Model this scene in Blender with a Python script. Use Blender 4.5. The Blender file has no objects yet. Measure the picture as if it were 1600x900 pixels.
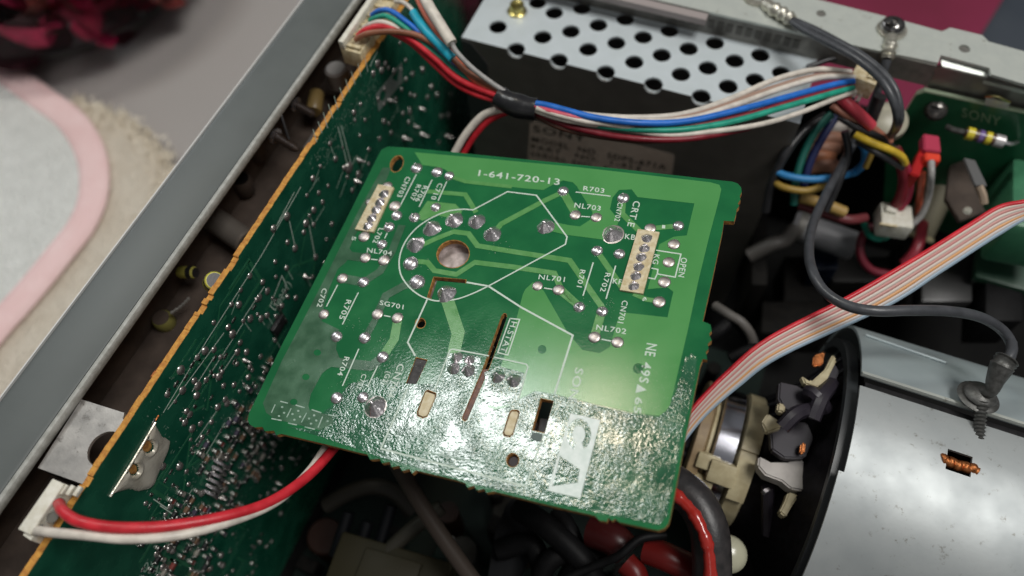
import bpy, bmesh, math, random
from mathutils import Vector, Matrix
from mathutils.geometry import tessellate_polygon
sc = bpy.context.scene
COL = sc.collection
RN = random.Random(11)
# ---------------------------------------------------------------- camera (1 unit = 1 cm)
sc.unit_settings.scale_length = 0.01
F = 1200.0
dA = Vector((975, -2166, 1200)).normalized()
dX = Vector((5100, 1757, -1200)); dX = (dX - dA * dX.dot(dA)).normalized()
dN = dA.cross(dX)
def cw(v):                                   # camera axes (x right, y down, z forward) -> world
    return Vector((dX.dot(v), dA.dot(v), -dN.dot(v)))
CAM = Vector((4.566, -8.885, 18.062))
cam_data = bpy.data.cameras.new('camera')
cam = bpy.data.objects.new('camera', cam_data); COL.objects.link(cam)
rx, ry, rz = cw(Vector((1, 0, 0))), cw(Vector((0, -1, 0))), cw(Vector((0, 0, -1)))
cam.matrix_world = Matrix(((rx.x, ry.x, rz.x, CAM.x), (rx.y, ry.y, rz.y, CAM.y), (rx.z, ry.z, rz.z, CAM.z), (0, 0, 0, 1)))
cam_data.sensor_width = 36; cam_data.lens = 36 * F / 1600
cam_data.clip_start = 0.5; cam_data.clip_end = 800
cam_data.dof.use_dof = True; cam_data.dof.focus_distance = 20.6; cam_data.dof.aperture_fstop = 0.075
sc.camera = cam
# ---------------------------------------------------------------- room light
world = bpy.data.worlds.new('World'); sc.world = world; world.use_nodes = True
wn = world.node_tree; bg = wn.nodes['Background']
tc = wn.nodes.new('ShaderNodeTexCoord'); sx = wn.nodes.new('ShaderNodeSeparateXYZ'); rp = wn.nodes.new('ShaderNodeValToRGB')
mr = wn.nodes.new('ShaderNodeMapRange'); mr.inputs[1].default_value = -1; mr.inputs[2].default_value = 1
wn.links.new(tc.outputs['Generated'], sx.inputs[0]); wn.links.new(sx.outputs['Z'], mr.inputs[0]); wn.links.new(mr.outputs[0], rp.inputs[0])
rp.color_ramp.elements[0].position = 0.35; rp.color_ramp.elements[0].color = (0.10, 0.095, 0.09, 1)
rp.color_ramp.elements[1].position = 0.9; rp.color_ramp.elements[1].color = (0.42, 0.43, 0.44, 1)
wn.links.new(rp.outputs[0], bg.inputs[0]); bg.inputs[1].default_value = 0.25
def area(name, d, dist, sx_, sy_, power, col):
    l = bpy.data.lights.new(name, 'AREA'); l.shape = 'RECTANGLE'; l.size = sx_; l.size_y = sy_; l.energy = power; l.color = col
    o = bpy.data.objects.new(name, l); COL.objects.link(o); v = Vector(d).normalized(); o.location = v * dist
    o.rotation_euler = v.to_track_quat('Z', 'Y').to_euler(); return o
NB = Vector((-0.18891051, -0.02577329, 0.98165603)).normalized()
def mirror_dir(x, y):                        # where a lamp must hang to shine off the flat board at this spot
    r = cw(Vector(((x - 800) / F, (y - 450) / F, 1))).normalized(); return r - 2 * r.dot(NB) * NB
def lamp_strip(name, a, b, width, dist, power, col):
    a, b = mirror_dir(*a) * dist, mirror_dir(*b) * dist; c = (a + b) / 2
    l = bpy.data.lights.new(name, 'AREA'); l.shape = 'RECTANGLE'; l.size = (a - b).length; l.size_y = width; l.energy = power; l.color = col
    o = bpy.data.objects.new(name, l); COL.objects.link(o); z = c.normalized(); x = (b - a).normalized(); y = z.cross(x)
    o.matrix_world = Matrix(((x.x, y.x, z.x, c.x), (x.y, y.y, z.y, c.y), (x.z, y.z, z.z, c.z), (0, 0, 0, 1)))
lamp_strip('ceiling_strip_lamp', (600, 690), (900, 706), 11.0, 95, 13500, (0.96, 1.0, 0.98))
lamp_strip('warm_ceiling_lamp', (940, 680), (1020, 690), 8, 95, 4000, (1.0, 0.86, 0.66))
area('highlight_fill', (-0.87, 0.36, 0.30), 130, 50, 30, 15000, (0.92, 0.96, 1.0))  # unseen light added to put highlights on the solder cones
area('key_light', (0.38, 0.05, 0.92), 150, 60, 50, 108000, (1.0, 0.98, 0.95))  # added key light, placed clear of the board's mirror reflections
area('front_fill', (0.3, -0.9, 0.5), 170, 60, 40, 5000, (1.0, 0.97, 0.93))  # added weak light from the front, for contrast on the solder
sc.view_settings.view_transform = 'Standard'; sc.view_settings.look = 'None'; sc.view_settings.exposure = 0.42; sc.view_settings.gamma = 1
sc.cycles.use_denoising = True
sc.cycles.sample_clamp_indirect = 6
# ---------------------------------------------------------------- photo pixel -> place on a plane of the scene
def ray(x, y): return cw(Vector(((x - 800) / F, (y - 450) / F, 1)))
def onp(x, y, ax, v):
    r = ray(x, y); return CAM + r * ((v - CAM[ax]) / r[ax])
def Z(x, y, z): return onp(x, y, 2, z)
NB = Vector((-0.18891051, -0.02577329, 0.98165603)).normalized()
def B(x, y, h=0.0):
    r = ray(x, y); return CAM + r * ((h - CAM.dot(NB)) / r.dot(NB))
EX = (B(1000, 500) - B(700, 480)); EX = (EX - NB * EX.dot(NB)).normalized(); EY = NB.cross(EX)
XB = -7.38
def V(x, y, h=0.0): return onp(x, y, 0, XB + h)
# ---------------------------------------------------------------- materials
MATS = {}
def mat(name, col, rough=0.5, metal=0.0, col2=None, nscale=3.0, bump=0.0, bscale=20.0, rvar=0.0, coat=0.0, bdist=0.02, detail=4, spec=0.5, trans=0.0, sss=0.0, contrast=(0.35, 0.65), stretch=None, spots=None, bdetail=3):
    if name in MATS: return MATS[name]
    m = bpy.data.materials.new(name); m.use_nodes = True; nt = m.node_tree; b = nt.nodes['Principled BSDF']
    b.inputs['Base Color'].default_value = (*col, 1); b.inputs['Roughness'].default_value = rough; b.inputs['Metallic'].default_value = metal
    b.inputs['Coat Weight'].default_value = coat; b.inputs['Coat Roughness'].default_value = 0.12
    b.inputs['Specular IOR Level'].default_value = spec; b.inputs['Transmission Weight'].default_value = trans
    b.inputs['Subsurface Weight'].default_value = sss
    if sss: b.inputs['Subsurface Radius'].default_value = (0.1, 0.1, 0.08)
    t = nt.nodes.new('ShaderNodeTexCoord'); src = t.outputs['Object']
    g = nt.nodes.new('ShaderNodeNewGeometry')
    src = g.outputs['Position']
    if stretch:
        mp = nt.nodes.new('ShaderNodeMapping'); mp.inputs['Scale'].default_value = stretch; nt.links.new(src, mp.inputs[0]); src = mp.outputs[0]
    if col2 is not None or rvar:
        n = nt.nodes.new('ShaderNodeTexNoise'); n.inputs['Scale'].default_value = nscale; n.inputs['Detail'].default_value = detail; nt.links.new(src, n.inputs['Vector'])
        r = nt.nodes.new('ShaderNodeValToRGB'); r.color_ramp.elements[0].position = contrast[0]; r.color_ramp.elements[1].position = contrast[1]
        r.color_ramp.elements[0].color = (*col, 1); r.color_ramp.elements[1].color = (*(col2 or col), 1); nt.links.new(n.outputs['Fac'], r.inputs[0])
        nt.links.new(r.outputs[0], b.inputs['Base Color'])
        if rvar:
            q = nt.nodes.new('ShaderNodeMapRange'); q.inputs[1].default_value = 0.3; q.inputs[2].default_value = 0.7
            q.inputs[3].default_value = max(0.02, rough - rvar); q.inputs[4].default_value = min(1, rough + rvar)
            nt.links.new(n.outputs['Fac'], q.inputs[0]); nt.links.new(q.outputs[0], b.inputs['Roughness'])
    if spots:
        sc_, th_, c_ = spots; ns = nt.nodes.new('ShaderNodeTexNoise'); ns.inputs['Scale'].default_value = sc_; ns.inputs['Detail'].default_value = 9; ns.inputs['Roughness'].default_value = 0.75; nt.links.new(src, ns.inputs['Vector'])
        q2 = nt.nodes.new('ShaderNodeMapRange'); q2.inputs[1].default_value = th_ - 0.08; q2.inputs[2].default_value = th_; nt.links.new(ns.outputs['Fac'], q2.inputs[0])
        mx = nt.nodes.new('ShaderNodeMix'); mx.data_type = 'RGBA'; mx.inputs[7].default_value = (*c_, 1); nt.links.new(q2.outputs[0], mx.inputs[0])
        ln = b.inputs['Base Color'].links
        if ln: nt.links.new(ln[0].from_socket, mx.inputs[6])
        else: mx.inputs[6].default_value = (*col, 1)
        nt.links.new(mx.outputs[2], b.inputs['Base Color'])
    if bump:
        n2 = nt.nodes.new('ShaderNodeTexNoise'); n2.inputs['Scale'].default_value = bscale; n2.inputs['Detail'].default_value = bdetail; nt.links.new(src, n2.inputs['Vector'])
        bp = nt.nodes.new('ShaderNodeBump'); bp.inputs['Strength'].default_value = bump; bp.inputs['Distance'].default_value = bdist
        nt.links.new(n2.outputs['Fac'], bp.inputs['Height']); nt.links.new(bp.outputs[0], b.inputs['Normal'])
    MATS[name] = m; return m
M_mask = mat('solder_mask_dark', (0.008, 0.112, 0.038), 0.12, 0, (0.012, 0.145, 0.046), 1.0, 0.2, 14, 0.03, bdist=0.01)
M_pour = mat('solder_mask_over_copper', (0.068, 0.265, 0.074), 0.14, 0.0, (0.080, 0.29, 0.085), 0.7, 0.2, 40, 0.03, bdist=0.006)
M_trace = mat('solder_mask_over_trace', (0.085, 0.27, 0.075), 0.2, 0, (0.11, 0.31, 0.095), 4, 0.3, 30, 0.05, bdist=0.008)
M_olive = mat('dull_mask_over_copper', (0.034, 0.095, 0.050), 0.2, 0, (0.050, 0.135, 0.070), 2.0, 0.25, 35, 0.08, bdist=0.008)
M_wavy = mat('mask_over_tinned_copper', (0.012, 0.085, 0.038), 0.09, 0.0, (0.022, 0.125, 0.058), 1.5, 1.0, 17.0, 0.02, bdist=0.0130, bdetail=2.5, spec=1.0, coat=0.0)
def patchy(m, big=1.3, mid=4.5):
    nt = m.node_tree; bp = [n for n in nt.nodes if n.type == 'BUMP'][0]; g = [n for n in nt.nodes if n.type == 'NEW_GEOMETRY'][0].outputs['Position']
    fine = bp.inputs['Height'].links[0].from_socket
    def noise(s, d):
        n = nt.nodes.new('ShaderNodeTexNoise'); n.inputs['Scale'].default_value = s; n.inputs['Detail'].default_value = d; nt.links.new(g, n.inputs['Vector']); return n.outputs['Fac']
    r = nt.nodes.new('ShaderNodeMapRange'); r.inputs[1].default_value = .38; r.inputs[2].default_value = .62; r.inputs[3].default_value = .25; r.inputs[4].default_value = 1.0; nt.links.new(noise(big, 2), r.inputs[0])
    a = nt.nodes.new('ShaderNodeMath'); a.operation = 'MULTIPLY'; nt.links.new(fine, a.inputs[0]); nt.links.new(r.outputs[0], a.inputs[1])
    b = nt.nodes.new('ShaderNodeMath'); b.operation = 'MULTIPLY_ADD'; b.inputs[1].default_value = 0.55; nt.links.new(noise(mid, 2), b.inputs[0]); nt.links.new(a.outputs[0], b.inputs[2])
    nt.links.new(b.outputs[0], bp.inputs['Height'])
patchy(M_wavy)
M_rim = mat('board_rim_mask', (0.04, 0.24, 0.07), 0.3, 0, (0.06, 0.29, 0.09), 3, 0.2, 20, bdist=0.01)
M_phen = mat('phenolic_edge', (0.50, 0.25, 0.06), 0.8, 0, (0.20, 0.08, 0.02), 9, 0.8, 30, bdist=0.03)
M_edge = mat('orange_board_edge', (0.62, 0.31, 0.055), 0.75, 0, (0.42, 0.17, 0.03), 7, 0.9, 18, bdist=0.03)
M_sold = mat('solder', (0.80, 0.77, 0.78), 0.27, 0.92, (0.62, 0.58, 0.60), 8, 0.35, 12, 0.08, bdist=0.03)
M_soldf = mat('dull_solder', (0.66, 0.58, 0.54), 0.42, 1.0, (0.55, 0.50, 0.48), 10, 0.3, 25, 0.08, bdist=0.01)
M_silk = mat('silkscreen_ink', (0.62, 0.70, 0.62), 0.6, 0, (0.48, 0.60, 0.50), 25, contrast=(0.3, 0.75))
M_silk2 = mat('silkscreen_ink_worn', (0.40, 0.50, 0.43), 0.6, 0, (0.22, 0.36, 0.27), 12)
M_b1 = mat('dark_green_mask', (0.006, 0.070, 0.040), 0.25, 0, (0.013, 0.105, 0.060), 1.2, 0.3, 10, 0.08, bdist=0.01)
M_b1c = mat('dark_green_copper', (0.018, 0.125, 0.060), 0.25, 0, (0.030, 0.155, 0.080), 2, 0.3, 20, bdist=0.01)
M_cream = mat('cream_nylon', (0.66, 0.58, 0.40), 0.45, 0, (0.50, 0.40, 0.22), 7, 0.2, 20, sss=0.1, bdist=0.01)
M_white = mat('white_nylon', (0.72, 0.70, 0.62), 0.45, 0, (0.60, 0.57, 0.47), 5, sss=0.1)
M_blk = mat('black_plastic', (0.012, 0.012, 0.013), 0.38, 0, (0.022, 0.021, 0.022), 5, 0.2, 20, bdist=0.01)
M_deep = mat('deep_black', (0.006, 0.006, 0.0065), 0.55, 0, (0.010, 0.010, 0.011), 3, 0.2, 8, spec=0.25)  # darker black plastic for deep parts; cavity shade is in the colour
M_dark = mat('shade_black', (0.007, 0.0065, 0.006), 0.75, 0, (0.015, 0.013, 0.011), 4, 0.4, 12)  # near-black that carries the interior's shade in its colour
M_brown = mat('dusty_brown', (0.034, 0.023, 0.017), 0.75, 0, (0.065, 0.046, 0.035), 1.2, 0.4, 6)
M_steel = mat('galvanized_steel', (0.62, 0.66, 0.66), 0.36, 0.75, (0.52, 0.56, 0.57), 1.1, 0.08, 60, 0.06, bdist=0.004)
M_box = mat('pale_coated_steel', (0.64, 0.70, 0.73), 0.42, 0.3, (0.60, 0.66, 0.68), 1.5, 0.05, 60, 0.0, bdist=0.004)
M_boxf = mat('dark_painted_steel', (0.22, 0.20, 0.175), 0.35, 0.3, (0.19, 0.17, 0.15), 1.5, 0.05, 40)
M_rail = mat('rail_steel', (0.60, 0.63, 0.58), 0.40, 0.4, (0.54, 0.57, 0.53), 2, 0.05, 50, 0.03, spots=(2.5, 0.68, (0.36, 0.36, 0.31)))
M_railf = mat('rail_face_steel', (0.17, 0.165, 0.15), 0.45, 0.5, (0.24, 0.23, 0.21), 3)
M_bez = mat('grey_painted_frame', (0.088, 0.099, 0.097), 0.46, 0.0, (0.100, 0.112, 0.110), 0.7, 0.1, 80, 0.03, bdist=0.002, coat=0.0, spec=0.4, spots=(1.6, 0.74, (0.15, 0.16, 0.155)))
M_bezr = mat('frame_lip', (0.42, 0.42, 0.39), 0.5, 0, (0.30, 0.30, 0.27), 5, 0.4, 30)
M_cu = mat('copper', (0.60, 0.22, 0.08), 0.4, 0.9, (0.30, 0.10, 0.03), 9, 0.6, 30)
M_brass = mat('yellow_zinc', (0.70, 0.58, 0.16), 0.28, 1.0, (0.55, 0.50, 0.25), 5)
M_shd = mat('shield_steel', (0.42, 0.445, 0.445), 0.50, 0.5, (0.33, 0.355, 0.36), 0.6, 0.10, 9, 0.06, bdist=0.012, spots=(3.0, 0.67, (0.22, 0.22, 0.20)))
M_chrome = mat('chrome_band', (0.62, 0.62, 0.68), 0.16, 1.0)
M_table = mat('grey_table', (0.36, 0.335, 0.32), 0.45, 0, (0.38, 0.35, 0.335), 0.06)
def plain(name, c, r=0.4, **k): return mat(name, tuple(x * .85 for x in c), r, 0, tuple(min(1, x * 1.15 + .004) for x in c), 2.5, 0.35, 7, 0.08, bdist=0.02, spots=(3.0, 0.72, tuple(x * .6 + .03 for x in c)), **k)
W_red = plain('red_wire_insulation', (0.55, 0.018, 0.03)); W_white = plain('white_wire_insulation', (0.62, 0.57, 0.50))
W_blue = plain('blue_wire_insulation', (0.01, 0.14, 0.55)); W_green = plain('green_wire_insulation', (0.01, 0.30, 0.20))
W_brown = plain('brown_wire_insulation', (0.26, 0.10, 0.055)); W_black = plain('black_wire_insulation', (0.018, 0.018, 0.02), 0.35)
W_yel = plain('yellow_wire_insulation', (0.62, 0.42, 0.03)); W_cyan = plain('cyan_sleeve', (0.01, 0.36, 0.50)); W_org = plain('salmon_wire_insulation', (0.60, 0.13, 0.07))
W_dkred = plain('dark_red_wire_insulation', (0.20, 0.010, 0.02)); W_grey = plain('grey_wire_insulation', (0.30, 0.29, 0.28)); W_pink = plain('pink_wire_insulation', (0.62, 0.08, 0.12))
W_dgrey = plain('charcoal_wire_insulation', (0.055, 0.058, 0.065), 0.35)
# ---------------------------------------------------------------- object helpers
def tag(o, label=None, cat=None, group=None, kind=None):
    if label: o['label'] = label
    if cat: o['category'] = cat
    if group: o['group'] = group
    if kind: o['kind'] = kind
    return o
def thing(name, label, cat, loc=(0, 0, 0), group=None):
    o = bpy.data.objects.new(name, None); COL.objects.link(o); o.location = loc; o.empty_display_size = 0.5
    return tag(o, label, cat, group)
def wloc(p):
    v = Vector((0, 0, 0))
    while p is not None: v += p.location; p = p.parent
    return v
def link_mesh(name, me, m, parent=None, smooth=False):
    me.name = name
    if m: me.materials.append(m)
    n = len(me.vertices)
    c = Vector((0, 0, 0))
    for v in me.vertices: c += v.co
    c /= max(1, n)
    me.transform(Matrix.Translation(-c))
    if smooth:
        for p in me.polygons: p.use_smooth = True
        try: me.set_sharp_from_angle(angle=math.radians(40))
        except Exception: pass
    o = bpy.data.objects.new(name, me); COL.objects.link(o)
    if parent: o.parent = parent
    o.location = c - wloc(parent)
    return o
def from_bm(name, bm, m, parent=None, smooth=False, recalc=True):
    if recalc: bmesh.ops.recalc_face_normals(bm, faces=bm.faces)
    me = bpy.data.meshes.new(name); bm.to_mesh(me); bm.free()
    return link_mesh(name, me, m, parent, smooth)
def prism_bm(bm, loops, off):
    """solid between polygon loops (outer first, then holes) and the same loops moved by off"""
    off = Vector(off); flat = [Vector(p) for l in loops for p in l]
    tris = tessellate_polygon([[Vector(p) for p in l] for l in loops])
    a = [bm.verts.new(p) for p in flat]; b = [bm.verts.new(p + off) for p in flat]
    for t in tris:
        try: bm.faces.new([a[i] for i in t]); bm.faces.new([b[i] for i in reversed(t)])
        except ValueError: pass
    k = 0
    for l in loops:
        n = len(l)
        for i in range(n):
            j = (i + 1) % n
            try: bm.faces.new((a[k + i], a[k + j], b[k + j], b[k + i]))
            except ValueError: pass
        k += n
def prism(name, loops, off, m, parent=None):
    bm = bmesh.new(); prism_bm(bm, loops, off); return from_bm(name, bm, m, parent)
def smooth_path(pts, sub=6):
    P = [Vector(p) for p in pts]
    if len(P) < 3: return P
    out = []; Q = [P[0] * 2 - P[1]] + P + [P[-1] * 2 - P[-2]]
    for i in range(1, len(Q) - 2):
        p0, p1, p2, p3 = Q[i - 1:i + 3]
        for s in range(sub):
            t = s / sub
            out.append(0.5 * ((2 * p1) + (p2 - p0) * t + (2 * p0 - 5 * p1 + 4 * p2 - p3) * t * t + (3 * p1 - p0 - 3 * p2 + p3) * t ** 3))
    out.append(P[-1]); return out
def tube_bm(bm, pts, r, n=10, sub=6, cap=True):
    P = smooth_path(pts, sub); rings = []; prev = None
    for i, p in enumerate(P):
        d = (P[min(i + 1, len(P) - 1)] - P[max(i - 1, 0)]).normalized()
        if prev is None: u = d.orthogonal().normalized()
        else: u = (prev - d * prev.dot(d)).normalized()
        prev = u; w = d.cross(u)
        rr = r(i / (len(P) - 1)) if callable(r) else r
        rings.append([bm.verts.new(p + (u * math.cos(2 * math.pi * k / n) + w * math.sin(2 * math.pi * k / n)) * rr) for k in range(n)])
    for a, b in zip(rings, rings[1:]):
        for k in range(n): bm.faces.new((a[k], a[(k + 1) % n], b[(k + 1) % n], b[k]))
    if cap: bm.faces.new(rings[0][::-1]); bm.faces.new(rings[-1])
def tube(name, pts, r, m, parent=None, n=10, sub=6):
    bm = bmesh.new(); tube_bm(bm, pts, r, n, sub); return from_bm(name, bm, m, parent, True)
def pz(pts): return [Z(*p) for p in pts]
def wire(name, label, pts, r, m, group=None, cat='wire', n=10):
    o = tube(name, pz(pts), r, m, None, n); return tag(o, label, cat, group)
def frame(o, x, y, z): return Matrix(((x.x, y.x, z.x, o.x), (x.y, y.y, z.y, o.y), (x.z, y.z, z.z, o.z), (0, 0, 0, 1)))
def box_bm(bm, c, x, y, z, bev=0.0):
    """box centred at c with half-axis vectors x, y, z"""
    r = bmesh.ops.create_cube(bm, size=2, matrix=frame(Vector(c), Vector(x), Vector(y), Vector(z)))
    if bev:
        es = list({e for v in r['verts'] for e in v.link_edges})
        bmesh.ops.bevel(bm, geom=es, offset=bev, segments=2, affect='EDGES', profile=0.5)
def box(name, c, x, y, z, m, parent=None, bev=0.0):
    bm = bmesh.new(); box_bm(bm, c, x, y, z, bev); return from_bm(name, bm, m, parent, bev > 0)
def abox(name, x0, x1, y0, y1, z0, z1, m, parent=None, bev=0.0):
    return box(name, ((x0 + x1) / 2, (y0 + y1) / 2, (z0 + z1) / 2), ((x1 - x0) / 2, 0, 0), (0, (y1 - y0) / 2, 0), (0, 0, (z1 - z0) / 2), m, parent, bev)
def lathe_bm(bm, prof, o, ax, n=24, wob=0.0):
    ax = Vector(ax).normalized(); u = ax.orthogonal().normalized(); w = ax.cross(u); o = Vector(o); rings = []
    for r, h in prof:
        if r < 1e-5: rings.append([bm.verts.new(o + ax * h)])
        else: rings.append([bm.verts.new(o + ax * h + (u * math.cos(2 * math.pi * k / n) + w * math.sin(2 * math.pi * k / n)) * r) for k in range(n)])
    for a, b in zip(rings, rings[1:]):
        for k in range(n):
            q = [a[k % len(a)], a[(k + 1) % len(a)], b[(k + 1) % len(b)], b[k % len(b)]]
            q2 = []
            for v in q:
                if v not in q2: q2.append(v)
            if len(q2) > 2: bm.faces.new(q2)
def lathe(name, prof, o, ax, m, parent=None, n=24):
    bm = bmesh.new(); lathe_bm(bm, prof, o, ax, n); return from_bm(name, bm, m, parent, True)
def proto(name, bm, m, smooth=True):
    bmesh.ops.recalc_face_normals(bm, faces=bm.faces); me = bpy.data.meshes.new(name); bm.to_mesh(me); bm.free(); me.materials.append(m)
    if smooth:
        for p in me.polygons: p.use_smooth = True
    return me
def inst(name, me, mw, parent=None):
    o = bpy.data.objects.new(name, me); COL.objects.link(o)
    if parent: o.parent = parent
    o.matrix_basis = Matrix.Translation(-wloc(parent)) @ mw
    return o
def ribbon_pts(P, w, n):
    """outline of a mitred strip of width w along the path P lying in the plane with normal n"""
    L, Rr = [], []
    for i, p in enumerate(P):
        d = Vector((0, 0, 0))
        if i > 0: a = (p - P[i - 1]).normalized(); d += a
        if i < len(P) - 1: b = (P[i + 1] - p).normalized(); d += b
        d.normalize(); s = n.cross(d)
        k = 1.0
        if 0 < i < len(P) - 1: k = 1 / max(0.5, n.cross(a).dot(s))
        L.append(p + s * w / 2 * k); Rr.append(p - s * w / 2 * k)
    return L + Rr[::-1]
def strip_bm(bm, P, w, n, th):
    k = len(P); pts = ribbon_pts(P, w, n); a = [bm.verts.new(p) for p in pts]; b = [bm.verts.new(p + n * th) for p in pts]; m = len(pts)
    for i in range(k - 1):
        j = m - 1 - i
        bm.faces.new((b[i], b[i + 1], b[j - 1], b[j]))
        bm.faces.new((a[j], a[j - 1], a[i + 1], a[i]))
    for i in range(m):
        j = (i + 1) % m; bm.faces.new((a[i], a[j], b[j], b[i]))
def text_mesh(s, p0, p1, up, n, th):
    """mesh of the string s whose baseline runs p0->p1 and whose capitals rise by up"""
    cu = bpy.data.curves.new('text', 'FONT'); cu.body = s; cu.resolution_u = 3; cu.space_character = 1.12; cu.offset = 0.012
    o = bpy.data.objects.new('text', cu); COL.objects.link(o)
    me = bpy.data.meshes.new_from_object(o); bpy.data.objects.remove(o); bpy.data.curves.remove(cu)
    xs = [v.co.x for v in me.vertices]; ys = [v.co.y for v in me.vertices]; x0, x1, y1 = min(xs), max(xs), 0.70
    for v in me.vertices:
        v.co = p0 + (p1 - p0) * ((v.co.x - x0) / (x1 - x0)) + up * (v.co.y / y1) + n * th
    me.materials.clear(); return me
# ================================================================ neck board (the green board in front)
nb = thing('neck_circuit_board', 'bright green square circuit board seen from its solder side, lying tilted across the open chassis', 'circuit board', (0, 0, 0))
def BP(pts, h=0.0): return [B(x, y, h) for x, y in pts]
def arc_px(cx, cy, rx_, ry_, n=20, rot=0.0):
    return [(cx + rx_ * math.cos(t) * math.cos(rot) - ry_ * math.sin(t) * math.sin(rot), cy + rx_ * math.cos(t) * math.sin(rot) + ry_ * math.sin(t) * math.cos(rot)) for t in [2 * math.pi * k / n for k in range(n)]]
OUT = [(606,229),(640,231),(800,247),(960,263),(1100,279),(1145,284),(1153,287),(1158,293),(1159,300),(1156,306),(1157,312),(1153,318),(1155,322),(1151,327),(1150,335),(1147,346),(1131,345),(1129,360),(1112,440),(1098,502),
 (1110,507),(1112,517),(1108,522),(1112,532),(1106,537),(1107,545),(1103,550),(1105,562),(1098,561),(1094,572),(1070,690),(1047,810),(1044,819),(1038,826),(1028,829),(968,816),(962,811),(956,814),(951,809),(948,815),(936,813),(930,806),
 (860,790),(772,768),(760,770),(757,764),(745,766),(741,759),(730,762),(727,755),(712,750),(650,735),(644,740),(640,733),(628,736),(624,728),(612,730),(609,722),(597,724),(593,717),(578,718),(574,710),(560,707),(500,692),
 (440,678),(432,680),(428,673),(414,674),(410,667),(398,668),(390,663),(387,656),(389,646),(440,540),(540,345),(590,245),(596,234)]
H_main = arc_px(708, 397, 25, 21, 32, -0.15)
H_tl = arc_px(620, 256, 9, 13, 18, 0.45)
H_s1 = arc_px(657, 505, 7.5, 7.5, 14)
H_s2 = arc_px(801, 719, 9.5, 10.5, 16)
H_slot = [(783,495),(787,490),(791,491),(792,496),(766,570),(731,655),(727,658),(722,654),(723,649),(755,575)]
H_con = [(650,559),(667.7,563),(647,607),(633,603.5)]
H_pl = [(667.7,609.6),(680.6,614.5),(681,620),(668,650),(661,653),(652,649),(652,643),(664,613)]
H_pr = [(799.7,641),(809,641),(812,645),(802,678),(797,682.5),(788,681),(786,676),(796,645)]
H_bl = [(845,623),(865,627),(851,676),(831.5,672)]
def inner(loop, k=0.0): return loop
H_L = [(668,464),(678,433),(728,437),(727,443),(684,439.5),(675,466)]
HOLES = [H_main, H_tl, H_s1, H_s2, H_slot, H_con, H_pl, H_pr, H_bl, H_L]
TH = 0.16
prism('substrate', [BP(OUT)] + [BP(h) for h in HOLES], -NB * TH, M_phen, nb)
def grow(pts, d):
    c = Vector((sum(p[0] for p in pts) / len(pts), sum(p[1] for p in pts) / len(pts)))
    return [tuple(c + (Vector(p) - c) * (1 + d / max(4, (Vector(p) - c).length))) for p in pts]
# green solder mask skin over the whole board
prism('solder_mask', [BP(OUT, 0.002)] + [BP(grow(h, 1.2), 0.002) for h in HOLES], NB * 0.003, M_mask, nb)
HB = 0.005
RIM = [(608,234),(800,251),(1100,283),(1143,288),(1153,295),(1150,310),(1145,330),(1141,341),(1127,341),(1122,370),(1094,502),(1090,575),(1066,690),(1043,808),(1030,822),(930,802),(760,762),(600,720),(440,674),(398,661),(393,655),(395,645),(594,250),(600,238)]
A = [(648,238),(760,248),(900,261),(1040,277),(1110,285),(1124,289),(1127,296),(1124,310),(1108,370),(1091,440),(1075,515),(1052,613),(1047,633),(1041,642),(1030,650),(985,644),(927,631),(868,616),(836,611),(812,623),(790,636),
 (774,640),(762,636),(765,622),(792,545),(803,514),(817,460),(821,452),(833,441),(850,455),(887,520),(910,547),(937,552),(953,542),(962,510),(970,488),(1043,496),(1052,456),(1043,449),(1012,452),(1030,382),(1053,370),(1073,368),(1085,318),(996,308),(987,296),(967,297),(957,309),
 (953,327),(967,344),(958,376),(946,374),(865,362),(856,350),(870,348),(889,352),(906,354),(923,343),(926,332),(901,291),(895,285),(880,282),(865,288),(849,297),(815,294),(740,285),(712,282),(703,270),(690,262),(660,258)]
# keep clear of the two plated slots inside the pour
prism('copper_pour', [BP(A, HB), BP(arc_px(847, 546, 6.8, 6.8, 14), HB), BP(arc_px(997, 576, 8.2, 8.2, 14), HB)], NB * 0.006, M_pour, nb)
O = [(597,262),(604,254),(612,268),(560,362),(556,380),(600,385),(572,398),(545,392),(538,408),(575,412),(570,446),(524,428),(508,470),(503,502),(532,515),(525,545),(530,560),(596,572),(640,590),(590,588),(530,572),(510,578),(503,583),(486,615),(482,640),(520,648),(600,665),
 (640,672),(600,690),(596,697),(500,672),(430,655),(414,642),(411,628),(440,565),(500,450),(560,330)]
O = [(598,262),(611,262),(604,280),(566,346),(553,372),(546,388),(552,396),(538,412),(528,420),(514,452),(506,480),(503,502),(530,515),(525,545),(531,560),(520,572),(510,578),(503,584),(486,615),(482,634),(484,641),(520,650),(520,662),
 (500,672),(430,655),(416,645),(411,630),(440,565),(500,450),(560,330)]
prism('copper_pour', [BP(O, HB), BP(arc_px(496, 551, 6, 5, 10), HB), BP(arc_px(478, 589, 6, 5, 10), HB), BP(arc_px(459, 628, 6, 5, 10), HB)], NB * 0.006, M_olive, nb)
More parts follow.
